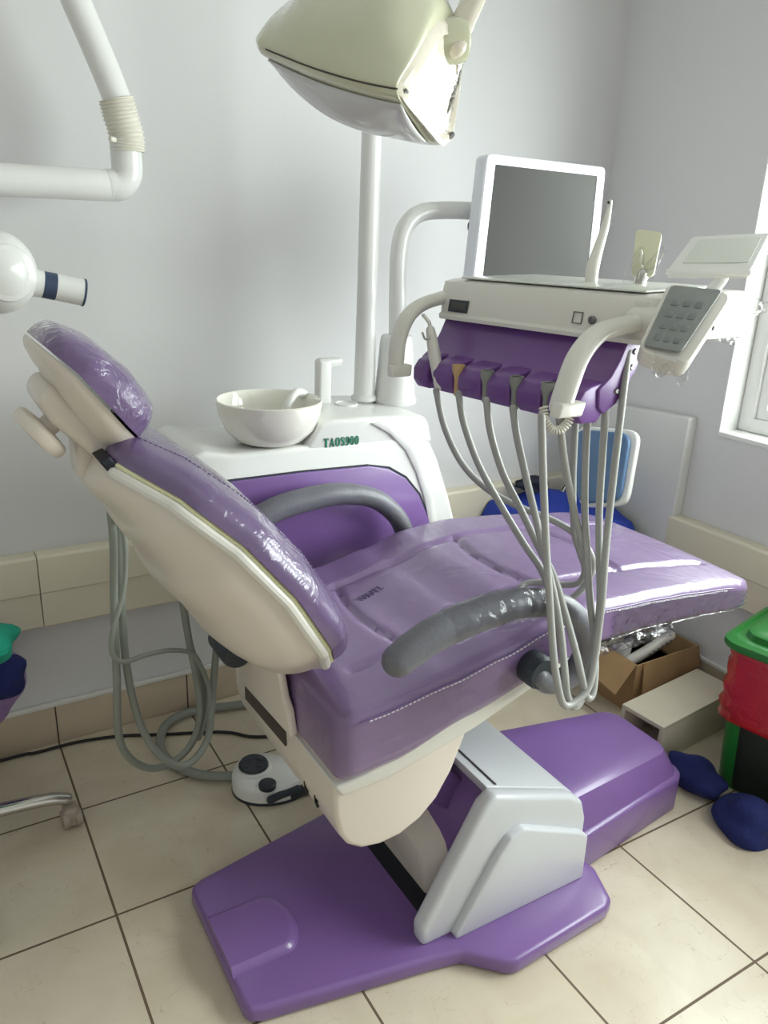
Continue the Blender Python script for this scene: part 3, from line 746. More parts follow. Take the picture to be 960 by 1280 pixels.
# ------------------------------------------------------------------ monitor on its curved support tube
mon = thing('monitor', (1.15, 1.82, 1.05), 'white framed monitor with a dark screen on a curved white support tube', 'monitor')
mq = [(1.273, 1.7, 1.346), (1.707, 1.7, 1.334), (1.727, 1.73, 1.691), (1.315, 1.73, 1.696)]
obj('housing', G().slab([V(q)+V((0, .006, 0)) for q in mq], .042, .016, .008), 'bezel', mon)
def quad_in(q, l, r, b, t):
    """Inset a quad: fractions from left, right, bottom, top."""
    q = [V(p) for p in q]
    P = lambda a, c: (q[0]*(1-a)+q[1]*a)*(1-c)+(q[3]*(1-a)+q[2]*a)*c
    return [P(l, b), P(1-r, b), P(1-r, 1-t), P(l, 1-t)]
sq = quad_in(mq, .075, .07, .085, .068)
def frame_ring(q, qi, th, c0, bevel=.003):
    g = G(); nrm = (V(q[1])-V(q[0])).cross(V(q[2])-V(q[0])).normalized()
    def rnd(Q, c, n=5):
        pts = []
        for i, p in enumerate(Q):
            p = V(p); a = (V(Q[i-1])-p).normalized(); b = (V(Q[(i+1) % 4])-p).normalized()
            for j in range(n+1):
                t = j/n; pts.append((p+a*c)*(1-t)**2+p*2*t*(1-t)+(p+b*c)*t*t)
        return pts
    o, i = rnd(q, c0), rnd(qi, .003)
    m1 = [a*.88+b*.12 for a, b in zip(o, i)]
    rings = [[p-nrm*th for p in o], o and [p-nrm*.003 for p in o], m1, [a*.25+b*.75 for a, b in zip(o, i)], [p-nrm*.002 for p in i], [p-nrm*th for p in i]]
    rings.append(rings[0])
    return g.loft(rings, cap=False)
obj('bezel', frame_ring(mq, sq, .012, .016), 'bezel', mon)
obj('screen', G().slab([V(q)+V((0, .003, 0)) for q in sq], .006, .002, .0005), 'screen', mon)
CX, CY = 1.148, 1.85
obj('base_cover', G().lathe([(0, 1.058), (.060, 1.058), (.061, 1.068), (.056, 1.075), (.051, 1.14), (.046, 1.21), (.044, 1.232), (.039, 1.240), (.024, 1.242), (0, 1.242)], (CX, CY, 0)), 'white', mon)
obj('support_tube', G().tube([(CX, CY, 1.23), (CX-.004, CY, 1.36), (CX-.004, CY, 1.455), (CX+.012, CY, 1.515), (CX+.055, CY, 1.550), (CX+.12, CY-.005, 1.560), (1.36, 1.825, 1.562), (1.42, 1.81, 1.56)], .0225, 18, 6), 'white', mon)
obj('bracket', G().box((1.36, 1.745, 1.50), (1.50, 1.84, 1.60), .008), 'white', mon)
for d in (0, .012):
    obj('video_cable', G().tube([(1.335+d, 1.80, 1.545), (1.325+d, 1.80, 1.52), (1.345+d, 1.795, 1.48), (1.37+d, 1.785, 1.44)], .003, 8, 6), 'black', mon)

# ------------------------------------------------------------------ instrument tray
tray = thing('instrument_tray', (1.08, 1.15, 1.20), 'white overhead instrument tray with purple hose holder, two curved handles and a keypad', 'instrument tray')
TO = V((.957, 1.385, 1.334)); TU = V((.058, -.455, .006)).normalized(); TV = V((-TU.y, TU.x, 0)).normalized(); TW = TU.cross(TV).normalized()
if TW.z < 0: TW = -TW
if TV.x < 0: TV = -TV
def tp(u, v, w): return TO+TU*u+TV*v+TW*w
def tsec(sec, u0, u1, bevel=0, seg=3): return G().extrude([tp(u0, v, w) for v, w in sec], TU*(u1-u0), bevel, seg)
LT = .475
rings = []
for u, k in ((-.030, .80), (-.024, .93), (-.008, 1.0), (.0, 1.0)):
    pass
bsec = [(-.006, .004), (-.006, .011), (.002, .016), (.008, .050), (.022, .076), (.05, .081), (.27, .086), (.285, .075), (.288, .02), (.28, .004)]
rr = []
for u, f in ((-.032, .55), (-.029, .75), (-.018, .92), (-.002, 1), (.03, 1), (LT-.02, 1), (LT+.01, .99), (LT+.03, .95), (LT+.045, .85)):
    c = V((.14, .042)); rr.append([tp(u-(.016*(1-w/.08) if u < 0 else 0)*-1, c.x+(v-c.x)*f, c.y+(w-c.y)*(f if f < .9 else 1)) for v, w in bsec])
obj('tray_body', G().loft(rr), 'warm_white', tray, sharp=28)
obj('tray_mat', G().extrude([tp(.02, .04, .0825), tp(.46, .04, .0825), tp(.46, .265, .087), tp(.02, .265, .087)], TW*.004, .002), 'opal', tray)
def on_front(u, w): return tp(u, .002+(.006 if w > .05 else .006*(w-.016)/.034)-.001, w)
def front_patch(u0, u1, w0, w1, th=.002): return G().extrude([tp(u0, .002+.006*(w0-.016)/.034, w0), tp(u1, .002+.006*(w0-.016)/.034, w0), tp(u1, .002+.006*(w1-.016)/.034, w1), tp(u0, .002+.006*(w1-.016)/.034, w1)], -TV*th, .0005)
np_ = obj('display_window', front_patch(.028, .084, .019, .043), 'charcoal', tray)
obj('display_screen', front_patch(.036, .076, .024, .038, .003), 'screen', np_)
obj('button', G().lathe([(0, 0), (.007, 0), (.007, .004), (.005, .006), (0, .006)], tp(.388, .004, .034), -TV), 'steel', tray)
sy = G()
for a in ((.345, .366, .025, .0268), (.345, .366, .0432, .045), (.345, .3465, .025, .045), (.3645, .366, .025, .045)): 
    u0, u1, w0, w1 = a; sy.extrude([on_front(u0, w0), on_front(u1, w0), on_front(u1, w1), on_front(u0, w1)], -TV*.0012)
obj('outlined_symbol', sy, 'steel', tray)
# purple holder: curved apron and six lugs with hose slots between
hsec = [(.012, .006), (-.004, -.025), (-.022, -.050), (-.042, -.064), (-.050, -.070), (-.046, -.10), (-.03, -.112), (.0, -.098), (.045, -.045), (.062, .006)]
hold = obj('hose_holder', tsec(hsec, .012, .458, .003), 'purple_holder', tray)
lug = [(-.030, -.058), (-.066, -.064), (-.082, -.070), (-.094, -.086), (-.094, -.108), (-.082, -.124), (-.040, -.126), (-.02, -.10)]
slots = [.088, .160, .236, .308, .380]      # along the tray
eds = [.030]+slots+[.462]
for a, b in zip(eds, eds[1:]):
    obj('lug', tsec(lug, a+.0085, b-.0085, .004, 3), 'purple_holder', hold)
for k, (u, mt) in enumerate(zip(slots, ('', 'tan', 'hose_old', 'hose_old', 'hose_old'))):
    if mt:
        so_ = obj('hose_socket', G().lathe([(0, -.05), (.0068, -.05), (.0075, -.018), (.0125, -.002), (.0125, .008), (.0105, .008), (.008, 0), (0, 0)], tp(u, -.084, -.074), TW, 18), mt, hold)
        if mt != 'tan': obj('socket_mouth', G().lathe([(0, .001), (.0104, .001), (.0104, .0065), (0, .0065)], tp(u, -.084, -.074), TW, 18), 'black', so_)
for v, w in ((.034, -.012), (.030, -.038), (-.004, -.075)):
    obj('screw', G().lathe([(0, 0), (.0055, 0), (.004, .003), (0, .003)], tp(.458, v, w), TU, 14), 'steel', hold)
# curved handles
def handle(pts, r):
    P = [V(p) for p in pts]
    h = obj('handle', G().tube(P, lambda t: r*(1-.08*t), 18, 6, flat=.7), 'warm_white', tray)
    e = P[-1]; d = (P[-1]-P[-2]).normalized()
    obj('handle_foot', G().extrude([e+V((-r*1.0, 0, 0))-d*.012, e+V((r*1.45, 0, 0))-d*.012, e+V((r*1.45, 0, 0))+d*.012, e+V((-r*1.0, 0, 0))+d*.012], V((0, -r*1.1, 0)), .004), 'warm_white', h)
handle([(.972, 1.392, 1.378), (0.9096, 1.3765, 1.3649), (0.8646, 1.3575, 1.3425), (0.8354, 1.3399, 1.302), (0.8193, 1.3212, 1.2479)], .0185)
handle([(1.0347, 0.9202, 1.3774), (0.983, 0.9186, 1.3724), (0.9327, 0.9135, 1.3607), (0.8861, 0.8987, 1.3314), (0.8545, 0.883, 1.2918), (0.837, 0.8746, 1.2604)], .0205)
# keypad pod
kq = [(0.9457, 0.8383, 1.3483), (0.9882, 0.78, 1.3302), (1.1086, 0.8108, 1.4323), (1.0463, 0.8845, 1.4437)]
pod = obj('keypad', G().slab(kq, .036, .022, .008), 'warm_white', tray)
ks = [(0.9514, 0.8337, 1.3547), (0.9852, 0.7913, 1.3486), (1.0939, 0.8203, 1.4352), (1.0441, 0.8768, 1.4382)]
kn_ = (V(ks[1])-V(ks[0])).cross(V(ks[2])-V(ks[0])).normalized()
mem = obj('membrane', G().slab([V(q)+kn_*.0015 for q in ks], .004, .008, .0008), 'keypad', pod)
for r_ in range(4):
    for c_ in range(3):
        q = quad_in(ks, .16+.25*c_, .84-.25*c_-.17, .10+.19*r_, .90-.19*r_-.10)
        obj('key', G().slab([p+kn_*.0022 for p in q], .002, .003, .0004), 'key', mem)
obj('pod_screw', G().lathe([(0, 0), (.004, 0), (.003, .003), (0, .003)], (1.0373, 0.7846, 1.384), (.6, -.75, -.2), 12), 'steel', pod)
obj('end_housing', G().box((1.03, .905, 1.352), (1.10, .955, 1.415), .012).tube([(1.04, .93, 1.38), (1.04, .86, 1.382)], .024, 16, 4, smooth=False), 'warm_white', tray)
# support arm behind the tray with its film sleeve, running back to the monitor column
obj('support_arm', G().tube([(1.20, 1.03, 1.372), (1.28, .98, 1.376), (1.239, 0.9581, 1.3801), (1.2513, 0.9253, 1.3792)], .031, 16, 6, flat=.8), 'white', tray)
obj('support_arm', G().tube([(1.22, 1.25, 1.365), (1.34, 1.47, 1.31), (1.45, 1.72, 1.275), (1.47, 1.80, 1.33), (1.455, 1.82, 1.44), (1.45, 1.81, 1.53)], .022, 16, 6), 'white', tray)
obj('film_sleeve', crumple((1.1882, 0.9152, 1.3517), V((1.2746, 0.9257, 1.4145))-V((1.1882, 0.9152, 1.3517))+V((0, 0, .01)), V((1.2604, 0.9014, 1.3346))-V((1.1882, 0.9152, 1.3517)), 18, 14, .006, 5), 'film', tray, solid=.0012)
obj('film_sleeve', crumple((0.9465, 0.807, 1.3491), V((0.98, 0.7687, 1.3359))-V((0.9465, 0.807, 1.3491)), (0, .0, -.028), 24, 8, .004, 15), 'film', tray, solid=.0012)
# film viewer on its stalk
vq = [(1.1181, 0.952, 1.4575), (1.2194, 0.8677, 1.4632), (1.3032, 0.9037, 1.5238), (1.2109, 0.9864, 1.5127)]
vw = obj('film_viewer', G().slab(vq, .016, .006, .003), 'white', tray)
vi = quad_in(vq, .12, .07, .20, .12); vn = (V(vq[1])-V(vq[0])).cross(V(vq[2])-V(vq[0])).normalized()
obj('viewing_screen', G().slab([p+vn*.0012 for p in vi], .003, .004, .0006), 'opal', vw)
obj('viewer_lip', G().slab([(1.1149, 0.9504, 1.455), (1.2177, 0.8637, 1.4571), (1.2186, 0.8657, 1.4633), (1.1156, 0.9521, 1.46)], .014, .001, .001), 'white', vw)
obj('viewer_stalk', G().tube([(1.2041, 0.9061, 1.4583), (1.205, 0.9114, 1.4424), (1.1977, 0.9253, 1.4204), (1.1854, 0.9356, 1.3969)], .012, 12, 5, flat=.6), 'white', tray)
# handpiece hoses: from the lugs down, looping over the armrest and back up under the tray
H = [
 [(0.8793, 1.2642, 1.2136), (0.881, 1.2292, 1.1463), (0.8948, 1.1828, 1.0845), (0.9243, 1.1352, 1.0428), (0.9595, 1.0793, 1.0197), (1.0014, 1.0342, 1.0025), (1.026, 0.9995, 0.9849), (1.0449, 0.9767, 0.9578), (1.0551, 0.9687, 0.9233), (1.0442, 0.9719, 0.8846), (1.0211, 0.9855, 0.8536), (0.9919, 1.0086, 0.8362), (0.9639, 1.0393, 0.839), (0.9624, 1.0626, 0.8481), (0.9863, 1.071, 0.8586), (1.0159, 1.0493, 0.8651), (1.0422, 1.0213, 0.8662), (1.0566, 0.9987, 0.8777), (1.0589, 0.9909, 0.9073), (1.0452, 0.9958, 0.9442), (1.024, 0.9958, 0.9881), (1.0013, 0.991, 1.0783), (0.9839, 0.9839, 1.1707), (0.9746, 0.9792, 1.2359), (0.9751, 0.9811, 1.2561)],
 [(0.8744, 1.1839, 1.2225), (0.8725, 1.1575, 1.1707), (0.8791, 1.1137, 1.1046), (0.8938, 1.0601, 1.0415), (0.9085, 1.0016, 0.9817), (0.9201, 0.9593, 0.9415), (0.9184, 0.9198, 0.8885), (0.9141, 0.8849, 0.8277), (0.9103, 0.8605, 0.7779), (0.9137, 0.8473, 0.7361), (0.9342, 0.8492, 0.7256), (0.957, 0.8566, 0.7474), (0.9813, 0.8701, 0.7858), (0.9974, 0.893, 0.8351), (0.9943, 0.9122, 0.907), (0.9886, 0.9324, 0.9778), (0.9699, 0.9491, 1.0506), (0.9395, 0.9522, 1.1335), (0.9173, 0.9544, 1.2114), (0.9089, 0.9574, 1.2516)],
 [(0.8709, 1.0951, 1.2278), (0.8691, 1.0743, 1.1748), (0.8775, 1.0421, 1.1091), (0.8921, 1.0033, 1.052), (0.9048, 0.9579, 0.9907), (0.9163, 0.9268, 0.9476), (0.921, 0.8946, 0.8915), (0.9246, 0.8605, 0.8294), (0.9274, 0.8402, 0.7842), (0.9371, 0.8328, 0.7504), (0.9535, 0.8364, 0.7533), (0.9701, 0.8535, 0.7893), (0.9835, 0.8805, 0.8444), (0.9863, 0.9036, 0.9045), (0.9864, 0.9229, 0.9817), (0.9891, 0.9432, 1.0497), (0.986, 0.955, 1.1489), (0.9782, 0.9546, 1.2268), (0.98, 0.9597, 1.257)],
 [(0.8732, 1.0251, 1.2274), (0.8757, 1.011, 1.1817), (0.8821, 0.9891, 1.1231), (0.89, 0.9635, 1.0577), (0.8948, 0.9315, 0.9873), (0.8992, 0.9051, 0.9297), (0.9003, 0.8779, 0.8656), (0.8933, 0.8505, 0.8038), (0.8952, 0.8375, 0.7601), (0.9122, 0.8332, 0.7447), (0.9371, 0.8416, 0.7567), (0.9603, 0.8569, 0.7982), (0.9814, 0.8714, 0.8493), (0.9941, 0.8857, 0.9027), (0.9991, 0.9046, 0.9711), (1.0036, 0.9236, 1.0538), (1.0036, 0.9333, 1.1525), (0.9972, 0.9345, 1.2362), (0.9979, 0.939, 1.2785)],
 [(0.8658, 0.9443, 1.2312), (0.8665, 0.9353, 1.1803), (0.8679, 0.921, 1.1025), (0.8684, 0.9013, 1.0106), (0.8685, 0.8811, 0.9316), (0.8652, 0.8572, 0.8538), (0.8667, 0.8407, 0.8009), (0.8769, 0.8291, 0.7577), (0.9035, 0.8294, 0.7527), (0.9388, 0.8342, 0.7716), (0.9626, 0.8507, 0.8167), (0.9732, 0.8606, 0.8564), (0.9844, 0.873, 0.918), (0.9962, 0.8902, 0.9921), (1.0076, 0.9046, 1.074), (1.0154, 0.9147, 1.1701), (1.0233, 0.9242, 1.2499), (1.0347, 0.9368, 1.3274)],
]
for p in H: obj('handpiece_hose', G().tube(p, .0064, 12, 6), 'hose', tray)
# white coiled lead below the right-hand lug
arc = [V((0.8872, 0.9663, 1.2408)), V((0.8864, 0.9582, 1.2199)), V((0.8943, 0.9474, 1.2056)), V((0.908, 0.9398, 1.2074)), V((0.9215, 0.9379, 1.2227)), V((0.9266, 0.9429, 1.2426))]
ap = smooth_pts(arc, 30); hp_ = []
for i, p in enumerate(ap):
    t = (ap[min(i+1, len(ap)-1)]-ap[max(0, i-1)]).normalized(); s = V((.75, .65, 0)); s = (s-t*s.dot(t)).normalized(); u = t.cross(s)
    a = 2*PI*22*i/len(ap)
    hp_.append(p+(s*math.cos(a)+u*math.sin(a))*.0062)
obj('coiled_lead', G().tube(hp_, .0018, 6, 2), 'coil', tray)

# loose instruments carried by the tray
syr = thing('air_syringe', tp(slots[0], -.072, -.10), 'grey-white air and water syringe standing in the leftmost slot of the purple holder', 'syringe')
obj('body', G().tube([(0.8859, 1.2638, 1.2226), (0.8893, 1.2839, 1.2612), (0.8922, 1.3032, 1.2972), (0.895, 1.3184, 1.323)], lambda t: .0098+.003*math.sin(PI*t)-.001*t, 14, 6), 'warm_white', syr)
obj('nozzle', G().tube([(0.895, 1.3184, 1.323), (0.8943, 1.3243, 1.3362), (0.8896, 1.3385, 1.3487)], .0035, 8, 4), 'chrome', syr)
obj('trigger', G().tube([(0.8915, 1.3038, 1.3125), (0.8758, 1.3048, 1.3067), (0.8693, 1.3075, 1.3188)], .0022, 8, 4), 'chrome', syr)
cg = thing('curing_light', tp(.28, .18, .087), 'cream paddle-shaped light shield standing upright on the tray', 'curing light')
obj('shield', G().slab([(1.169, 1.0757, 1.4411), (1.1921, 1.0438, 1.4433), (1.2254, 1.0674, 1.5195), (1.2009, 1.1088, 1.5235)], .007, .010, .002), 'yellowed', cg)
obj('handle', G().tube([(1.1871, 1.0661, 1.4447), (1.1831, 1.0657, 1.4319), (1.1801, 1.0631, 1.4122)], .012, 14, 4), 'chrome', cg)
obj('plastic_film', crumple((1.1536, 1.0808, 1.4308), V((1.184, 1.0386, 1.4338))-V((1.1536, 1.0808, 1.4308)), V((1.1783, 1.0855, 1.4787))-V((1.1536, 1.0808, 1.4308)), 16, 12, .004, 21), 'film', cg, solid=.0012)
wd = thing('intraoral_camera', tp(.22, .2, .087), 'slim white camera wand standing behind the tray, right of the monitor', 'camera wand')
obj('wand', G().tube([(1.1311, 1.1366, 1.4124), (1.1407, 1.1467, 1.451), (1.1551, 1.1528, 1.4871), (1.1707, 1.1581, 1.5232), (1.1795, 1.1629, 1.5476), (1.1868, 1.1679, 1.5706)], lambda t: .012-.010*abs(t-.25)**.8 if t > .25 else .012, 14, 6), 'warm_white', wd)
obj('lens', G().ball((1.1792, 1.1643, 1.5688), .0028, n=8), 'black', wd)

# ------------------------------------------------------------------ wall-mounted x-ray machine
xr = thing('xray_machine', (-.6, YB, 1.57), 'white wall-mounted x-ray machine with jointed tube arm and rounded head at the left edge', 'x-ray machine')
YX = 2.05
obj('wall_bracket', G().box((-.75, 2.0, 1.40), (-.60, YB-.003, 1.76), .015), 'white', xr)
lo = obj('lower_arm', G().tube([(-.62, YX, 1.572), (.2, YX, 1.577), (.468, YX, 1.579)], .035, 24, 2), 'white', xr)
obj('elbow', G().tube([(.462, YX, 1.5795), (.488, YX, 1.583), (.506, YX, 1.603), (.509, YX, 1.632), (.508, YX, 1.68)], .0355, 24, 6), 'white', xr)
obj('upper_arm', G().tube([(.506, YX, 1.70), (.492, YX, 1.775), (.40, YX, 2.00), (.29, YX, 2.26), (-.05, YX, 2.36)], .0315, 24, 4), 'white', xr)
sp = smooth_pts([(0.513, 2.05, 1.654), (0.512, 2.05, 1.688), (0.502, 2.05, 1.729), (0.494, 2.05, 1.763)], 24); rs = []
for i, p in enumerate(sp):
    t = (sp[min(i+1, len(sp)-1)]-sp[max(0, i-1)]).normalized(); s = V((0, 1, 0)); u = t.cross(s)
    q = .0385+.002*math.cos(2*PI*i/5.2)
    rs.append([p+(s*math.cos(2*PI*a/24)+u*math.sin(2*PI*a/24))*q for a in range(24)])
obj('corrugated_sleeve', G().loft(rs), 'coil', xr)
obj('stop_pin', G().tube([(0.477, 2.02, 1.675), (0.465, 2, 1.674)], .006, 10, 2, smooth=False), 'coil', xr)
YH = 1.95
hcx = V((0.191, 1.95, 1.389)); xdv = (V((0.375, 1.95, 1.345))-V((0.246, 1.95, 1.372))).normalized()
obj('head', G().ball(hcx, (.084, .084, .088)), 'white', xr)
obj('face_disc', G().lathe([(0, .056), (.062, .056), (.057, .067), (.03, .077), (0, .079)], hcx, (.25, -.95, .02)), 'white', xr)
o_ = V((0.241, 1.95, 1.372))
obj('neck', G().lathe([(.060, -.032), (.046, -.014), (.036, .004), (.030, .030), (.029, .044), (0, .044)], o_, xdv, 30), 'white', xr)
obj('colour_band', G().lathe([(0, .043), (.0292, .043), (.0296, .070), (0, .070)], o_, xdv, 30), 'navy_band', xr)
obj('cone', G().lathe([(0, .069), (.0292, .069), (.0302, .128), (.028, .130), (.027, .123), (0, .12)], o_, xdv, 30), 'white', xr)
obj('cone_rim', G().lathe([(.027, .127), (.0308, .127), (.0308, .132), (.027, .132), (.027, .127)], o_, xdv, 30), 'navy_band', xr)
obj('head_yoke', G().tube([hcx+V((-.06, .06, .03)), hcx+V((-.2, .08, .12)), (-.06, YX, 2.0), (-.05, YX, 2.36)], .03, 16, 6), 'white', xr)

# ------------------------------------------------------------------ foot control and cable
ft = thing('foot_control', (.71, 1.745, 0), 'white foot control with two dark grey buttons on the floor behind the chair', 'foot pedal')
fc = V((.712, 1.752, 0)); fu = V((.80, -.60, 0)).normalized(); fv = V((-fu.y, fu.x, 0))
def egg(s, z, n=40):
    out = []
    for k in range(n):
        a = 2*PI*k/n; c_, s_ = math.cos(a), math.sin(a)
        out.append(fc+fu*(s*(.105*c_+.01))+fv*(s*(.082-.014*c_)*s_)+V((0, 0, z)))
    return out
fb = obj('body', G().loft([egg(.98, 0), egg(1, .006), egg(1, .040), egg(.97, .052), egg(.90, .058), egg(.5, .060)]), 'white', ft, sharp=50)
obj('base_ring', G().loft([egg(1.01, 0), egg(1.015, .005), egg(1.0, .009)]), 'charcoal', ft)
b1 = V((0.685, 1.774, 0.072)); b2 = V((0.69, 1.686, 0.066))
bt = obj('rocker_button', G().lathe([(0, -.014), (.042, -.014), (.042, .0), (.038, .006), (.01, .003), (0, .003)], b1), 'charcoal', ft)
for k in range(4):
    a = .4+k*PI/2; obj('rocker_arrow', G().ball(b1+V((.024*math.cos(a), .024*math.sin(a), .004)), (.010, .010, .004), n=8), 'charcoal', bt)
obj('button_collar', G().lathe([(0, -.016), (.052, -.016), (.050, -.006), (.043, -.004), (0, -.004)], b1), 'white', ft)
obj('round_button', G().lathe([(0, -.012), (.024, -.012), (.024, 0), (.02, .003), (0, .003)], b2), 'charcoal', ft)
obj('foot_bar', G().tube([(0.687, 1.66, 0.03), (0.721, 1.662, 0.034), (0.769, 1.661, 0.036)], .011, 12, 4), 'charcoal', ft)
obj('rear_cap', G().box((.745, 1.655, .004), (.83, 1.755, .040), .012), 'charcoal', ft)
obj('supply_hose', G().tube([(0.64, 1.817, 0.018), (0.58, 1.849, 0.018), (0.533, 1.898, 0.018), (0.498, 1.974, 0.018), (0.499, 2.061, 0.018), (0.54, 2.146, 0.018), (0.605, 2.181, 0.018), (0.682, 2.177, 0.018), (0.767, 2.154, 0.018), (.88, 2.13, .018)], .0135, 14, 6), 'hose_old', ft)
cab_ = obj('power_cable', G().tube([(-.5, 2.19, .006), (0.073, 2.212, 0.006), (0.17, 2.204, 0.006), (0.283, 2.202, 0.006), (0.406, 2.174, 0.006), (0.527, 2.12, 0.006), (0.655, 2.067, 0.006), (0.715, 2.031, 0.006), (0.765, 1.982, 0.006), (.86, 1.94, .006)], .0048, 10, 6), 'black')
tag(cab_, 'thin black cable lying across the floor tiles by the back wall', 'cable')

# ------------------------------------------------------------------ stool and bundles at the left edge
sl_ = thing('rolling_stool', (-.13, 1.87, 0), 'chrome five-legged rolling stool reaching in at the left edge of the floor', 'stool')
hub = V((-.13, 1.87, 0)); feet = []
tipa = V((0.202, 1.853, 0.078)); a0 = math.atan2(tipa.y-hub.y, tipa.x-hub.x); rl = (V((tipa.x, tipa.y, 0))-hub).length
for k in range(5):
    a = a0+k*2*PI/5; d = V((math.cos(a), math.sin(a), 0))
    lg = obj('leg', G().tube([hub+V((0, 0, .105)), hub+d*rl*.5+V((0, 0, .102)), hub+d*rl*.85+V((0, 0, .096)), hub+d*rl+V((0, 0, .082))], lambda t: .021-.003*t, 14, 6, flat=.8), 'chrome', sl_)
    fp = hub+d*(rl+.004)
    cs = obj('caster', G().box((fp.x-.019, fp.y-.026, .006), (fp.x+.019, fp.y+.020, .062), .010, 3), 'caster', lg)
    for sg in (-1, 1): obj('wheel', G().lathe([(0, -.007), (.024, -.007), (.026, 0), (.024, .007), (0, .007)], fp+V((sg*.016, -.008, .026)), (1, .1, 0), 20), 'caster', cs)
obj('column', G().lathe([(0, .08), (.04, .08), (.038, .14), (.026, .15), (.026, .40), (0, .40)], hub), 'chrome', sl_)
obj('seat', G().lathe([(0, .40), (.15, .40), (.17, .42), (.175, .45), (.165, .475), (.12, .485), (0, .487)], hub), 'black', sl_)
def blob(c, r, seed, amp=.16, n=18, drop=0):
    rnd = random.Random(seed); ph = [(V((rnd.uniform(-1, 1), rnd.uniform(-1, 1), rnd.uniform(-1, 1))).normalized()*rnd.uniform(3, 7), rnd.uniform(0, 6)) for _ in range(7)]
    rings = []
    for i in range(1, n):
        ring = []
        for j in range(2*n):
            a, b = PI*i/n, PI*j/n
            d = V((math.sin(a)*math.cos(b), math.sin(a)*math.sin(b), math.cos(a)))
            f = 1+amp*sum(math.sin(d.dot(k)+p) for k, p in ph)/3
            p = V((c[0]+r[0]*d.x*f, c[1]+r[1]*d.y*f, c[2]+r[2]*d.z*f))
            if p.z < drop+.001: p.z = drop+.001
            ring.append(p)
        rings.append(ring)
    return G().loft(rings)
tag(obj('cloth', blob((.02, 1.90, .556), (.115, .10, .065), 4, .2, drop=.488), 'teal_cloth'), 'bright teal cloth bundle at the left edge below the cream duct', 'cloth')
bg = thing('plastic_bag', (.06, 2.0, .2), 'translucent lilac plastic bag with navy cloth at the left edge above the skirting', 'bag')
obj('bag', blob((.055, 2.10, .345), (.10, .075, .135), 11, .14), 'lilac_bag', bg)
obj('cloth_bundle', blob((.092, 2.045, .365), (.062, .055, .055), 17, .25), 'navy_cloth', bg)
obj('strap', G().tube([(.03, 2.07, .45), (.0, 2.05, .50), (-.03, 2.035, .52)], .012, 10, 5), 'black_cloth', bg)

# ------------------------------------------------------------------ blue chair in the corner
bcx = thing('patient_chair', (1.98, 1.96, 0), 'blue upholstered chair with a white rim on its backrest, in the corner behind the hoses', 'chair')
bq = [(1.9151, 1.8555, 0.6419), (1.9447, 1.686, 0.6965), (2.0131, 1.736, 0.9187), (1.9621, 1.9542, 0.8905)]
bn = (V(bq[1])-V(bq[0])).cross(V(bq[2])-V(bq[0])).normalized()
bf_ = obj('back_shell', G().slab([V(q)+(V(q)-sum((V(p) for p in bq), V())/4)*.05 for q in bq], .022, .045, .006), 'white', bcx)
obj('backrest', G().slab([V(q)+bn*.018 for q in quad_in(bq, .0, .06, .02, .03)], .02, .045, .008, 8), 'blue_vinyl', bcx)
obj('seat', G().prism([(1.80, 1.80), (2.16, 1.80), (2.18, 2.14), (1.82, 2.16)], 'z', .43, .50, .02, 3), 'blue_vinyl', bcx)
obj('back_post', G().tube([(2.0, 2.13, .45), (2.10, 2.11, .62), (2.09, 2.06, .76)], .014, 12, 5), 'chrome', bcx)
for x, y in ((1.83, 1.83), (2.13, 1.83), (2.15, 2.11), (1.85, 2.13)):
    obj('leg', G().tube([(x, y, .44), (x, y, .01)], .013, 12, 2, smooth=False), 'chrome', bcx)
def drape(x0, x1, y0, y1, z, amp, seed, hang):
    rnd = random.Random(seed); ph = [(rnd.uniform(8, 26), rnd.uniform(8, 26), rnd.uniform(0, 6)) for _ in range(5)]
    def f(a, b):
        x, y = x0+(x1-x0)*a, y0+(y1-y0)*b
        zz = z+amp*sum(math.sin(p*x+q*y+r) for p, q, r in ph)/3
        e = max(0, .14-a)/.14+max(0, .16-b)/.16
        return V((x, y, zz-hang*min(1, e)**1.5))
    return G().sheet(f, 44, 40)
tag(obj('cloth', drape(1.745, 2.17, 1.78, 2.19, .572, .022, 5, .11), 'blue_cloth', solid=.008), 'royal blue cloth heaped over the seat of the corner chair', 'cloth')
tag(obj('cloth', blob((1.95, 2.14, .632), (.06, .05, .025), 8, .25), 'black_cloth'), 'dark crumpled cloth lying on the blue cloth by the back wall', 'cloth')

# ------------------------------------------------------------------ clutter below the right wall
cb = thing('cardboard_box', (2.07, 1.63, 0), 'open cardboard box holding white odds and ends, under the footrest', 'box')
g = G(); x0, x1, y0, y1, hh = 1.93, 2.235, 1.525, 1.715, .185
for lo, hi in (((x0, y0, .0), (x1, y0+.005, hh)), ((x0, y1-.005, 0), (x1, y1, hh)), ((x0, y0+.005, 0), (x0+.005, y1-.005, hh)), ((x1-.005, y0+.005, 0), (x1, y1-.005, hh)), ((x0+.005, y0+.005, 0), (x1-.005, y1-.005, .006))): g.box(lo, hi, .001)
obj('carton', g, 'cardboard', cb)
obj('flap', G().extrude([(x0, y0+.004, hh), (x0, y1-.02, hh), (x0-.075, y1-.05, .115), (x0-.085, y0-.0, .10)], (.003, 0, .003)), 'cardboard', cb)
obj('flap', G().extrude([(x0+.03, y0, hh), (x1, y0, hh), (x1+.0, y0-.018, .115), (x0+.02, y0-.022, .085)], (0, -.003, .002)), 'cardboard', cb)
tube_ = thing('plastic_tube', (2.1, 1.6, .1), 'white perforated plastic tube sticking out of the cardboard box', 'tube')
obj('barrel', G().tube([(1.98, 1.60, .150), (2.06, 1.59, .180), (2.155, 1.585, .215)], .019, 16, 4), 'warm_white', tube_)
hg = G()
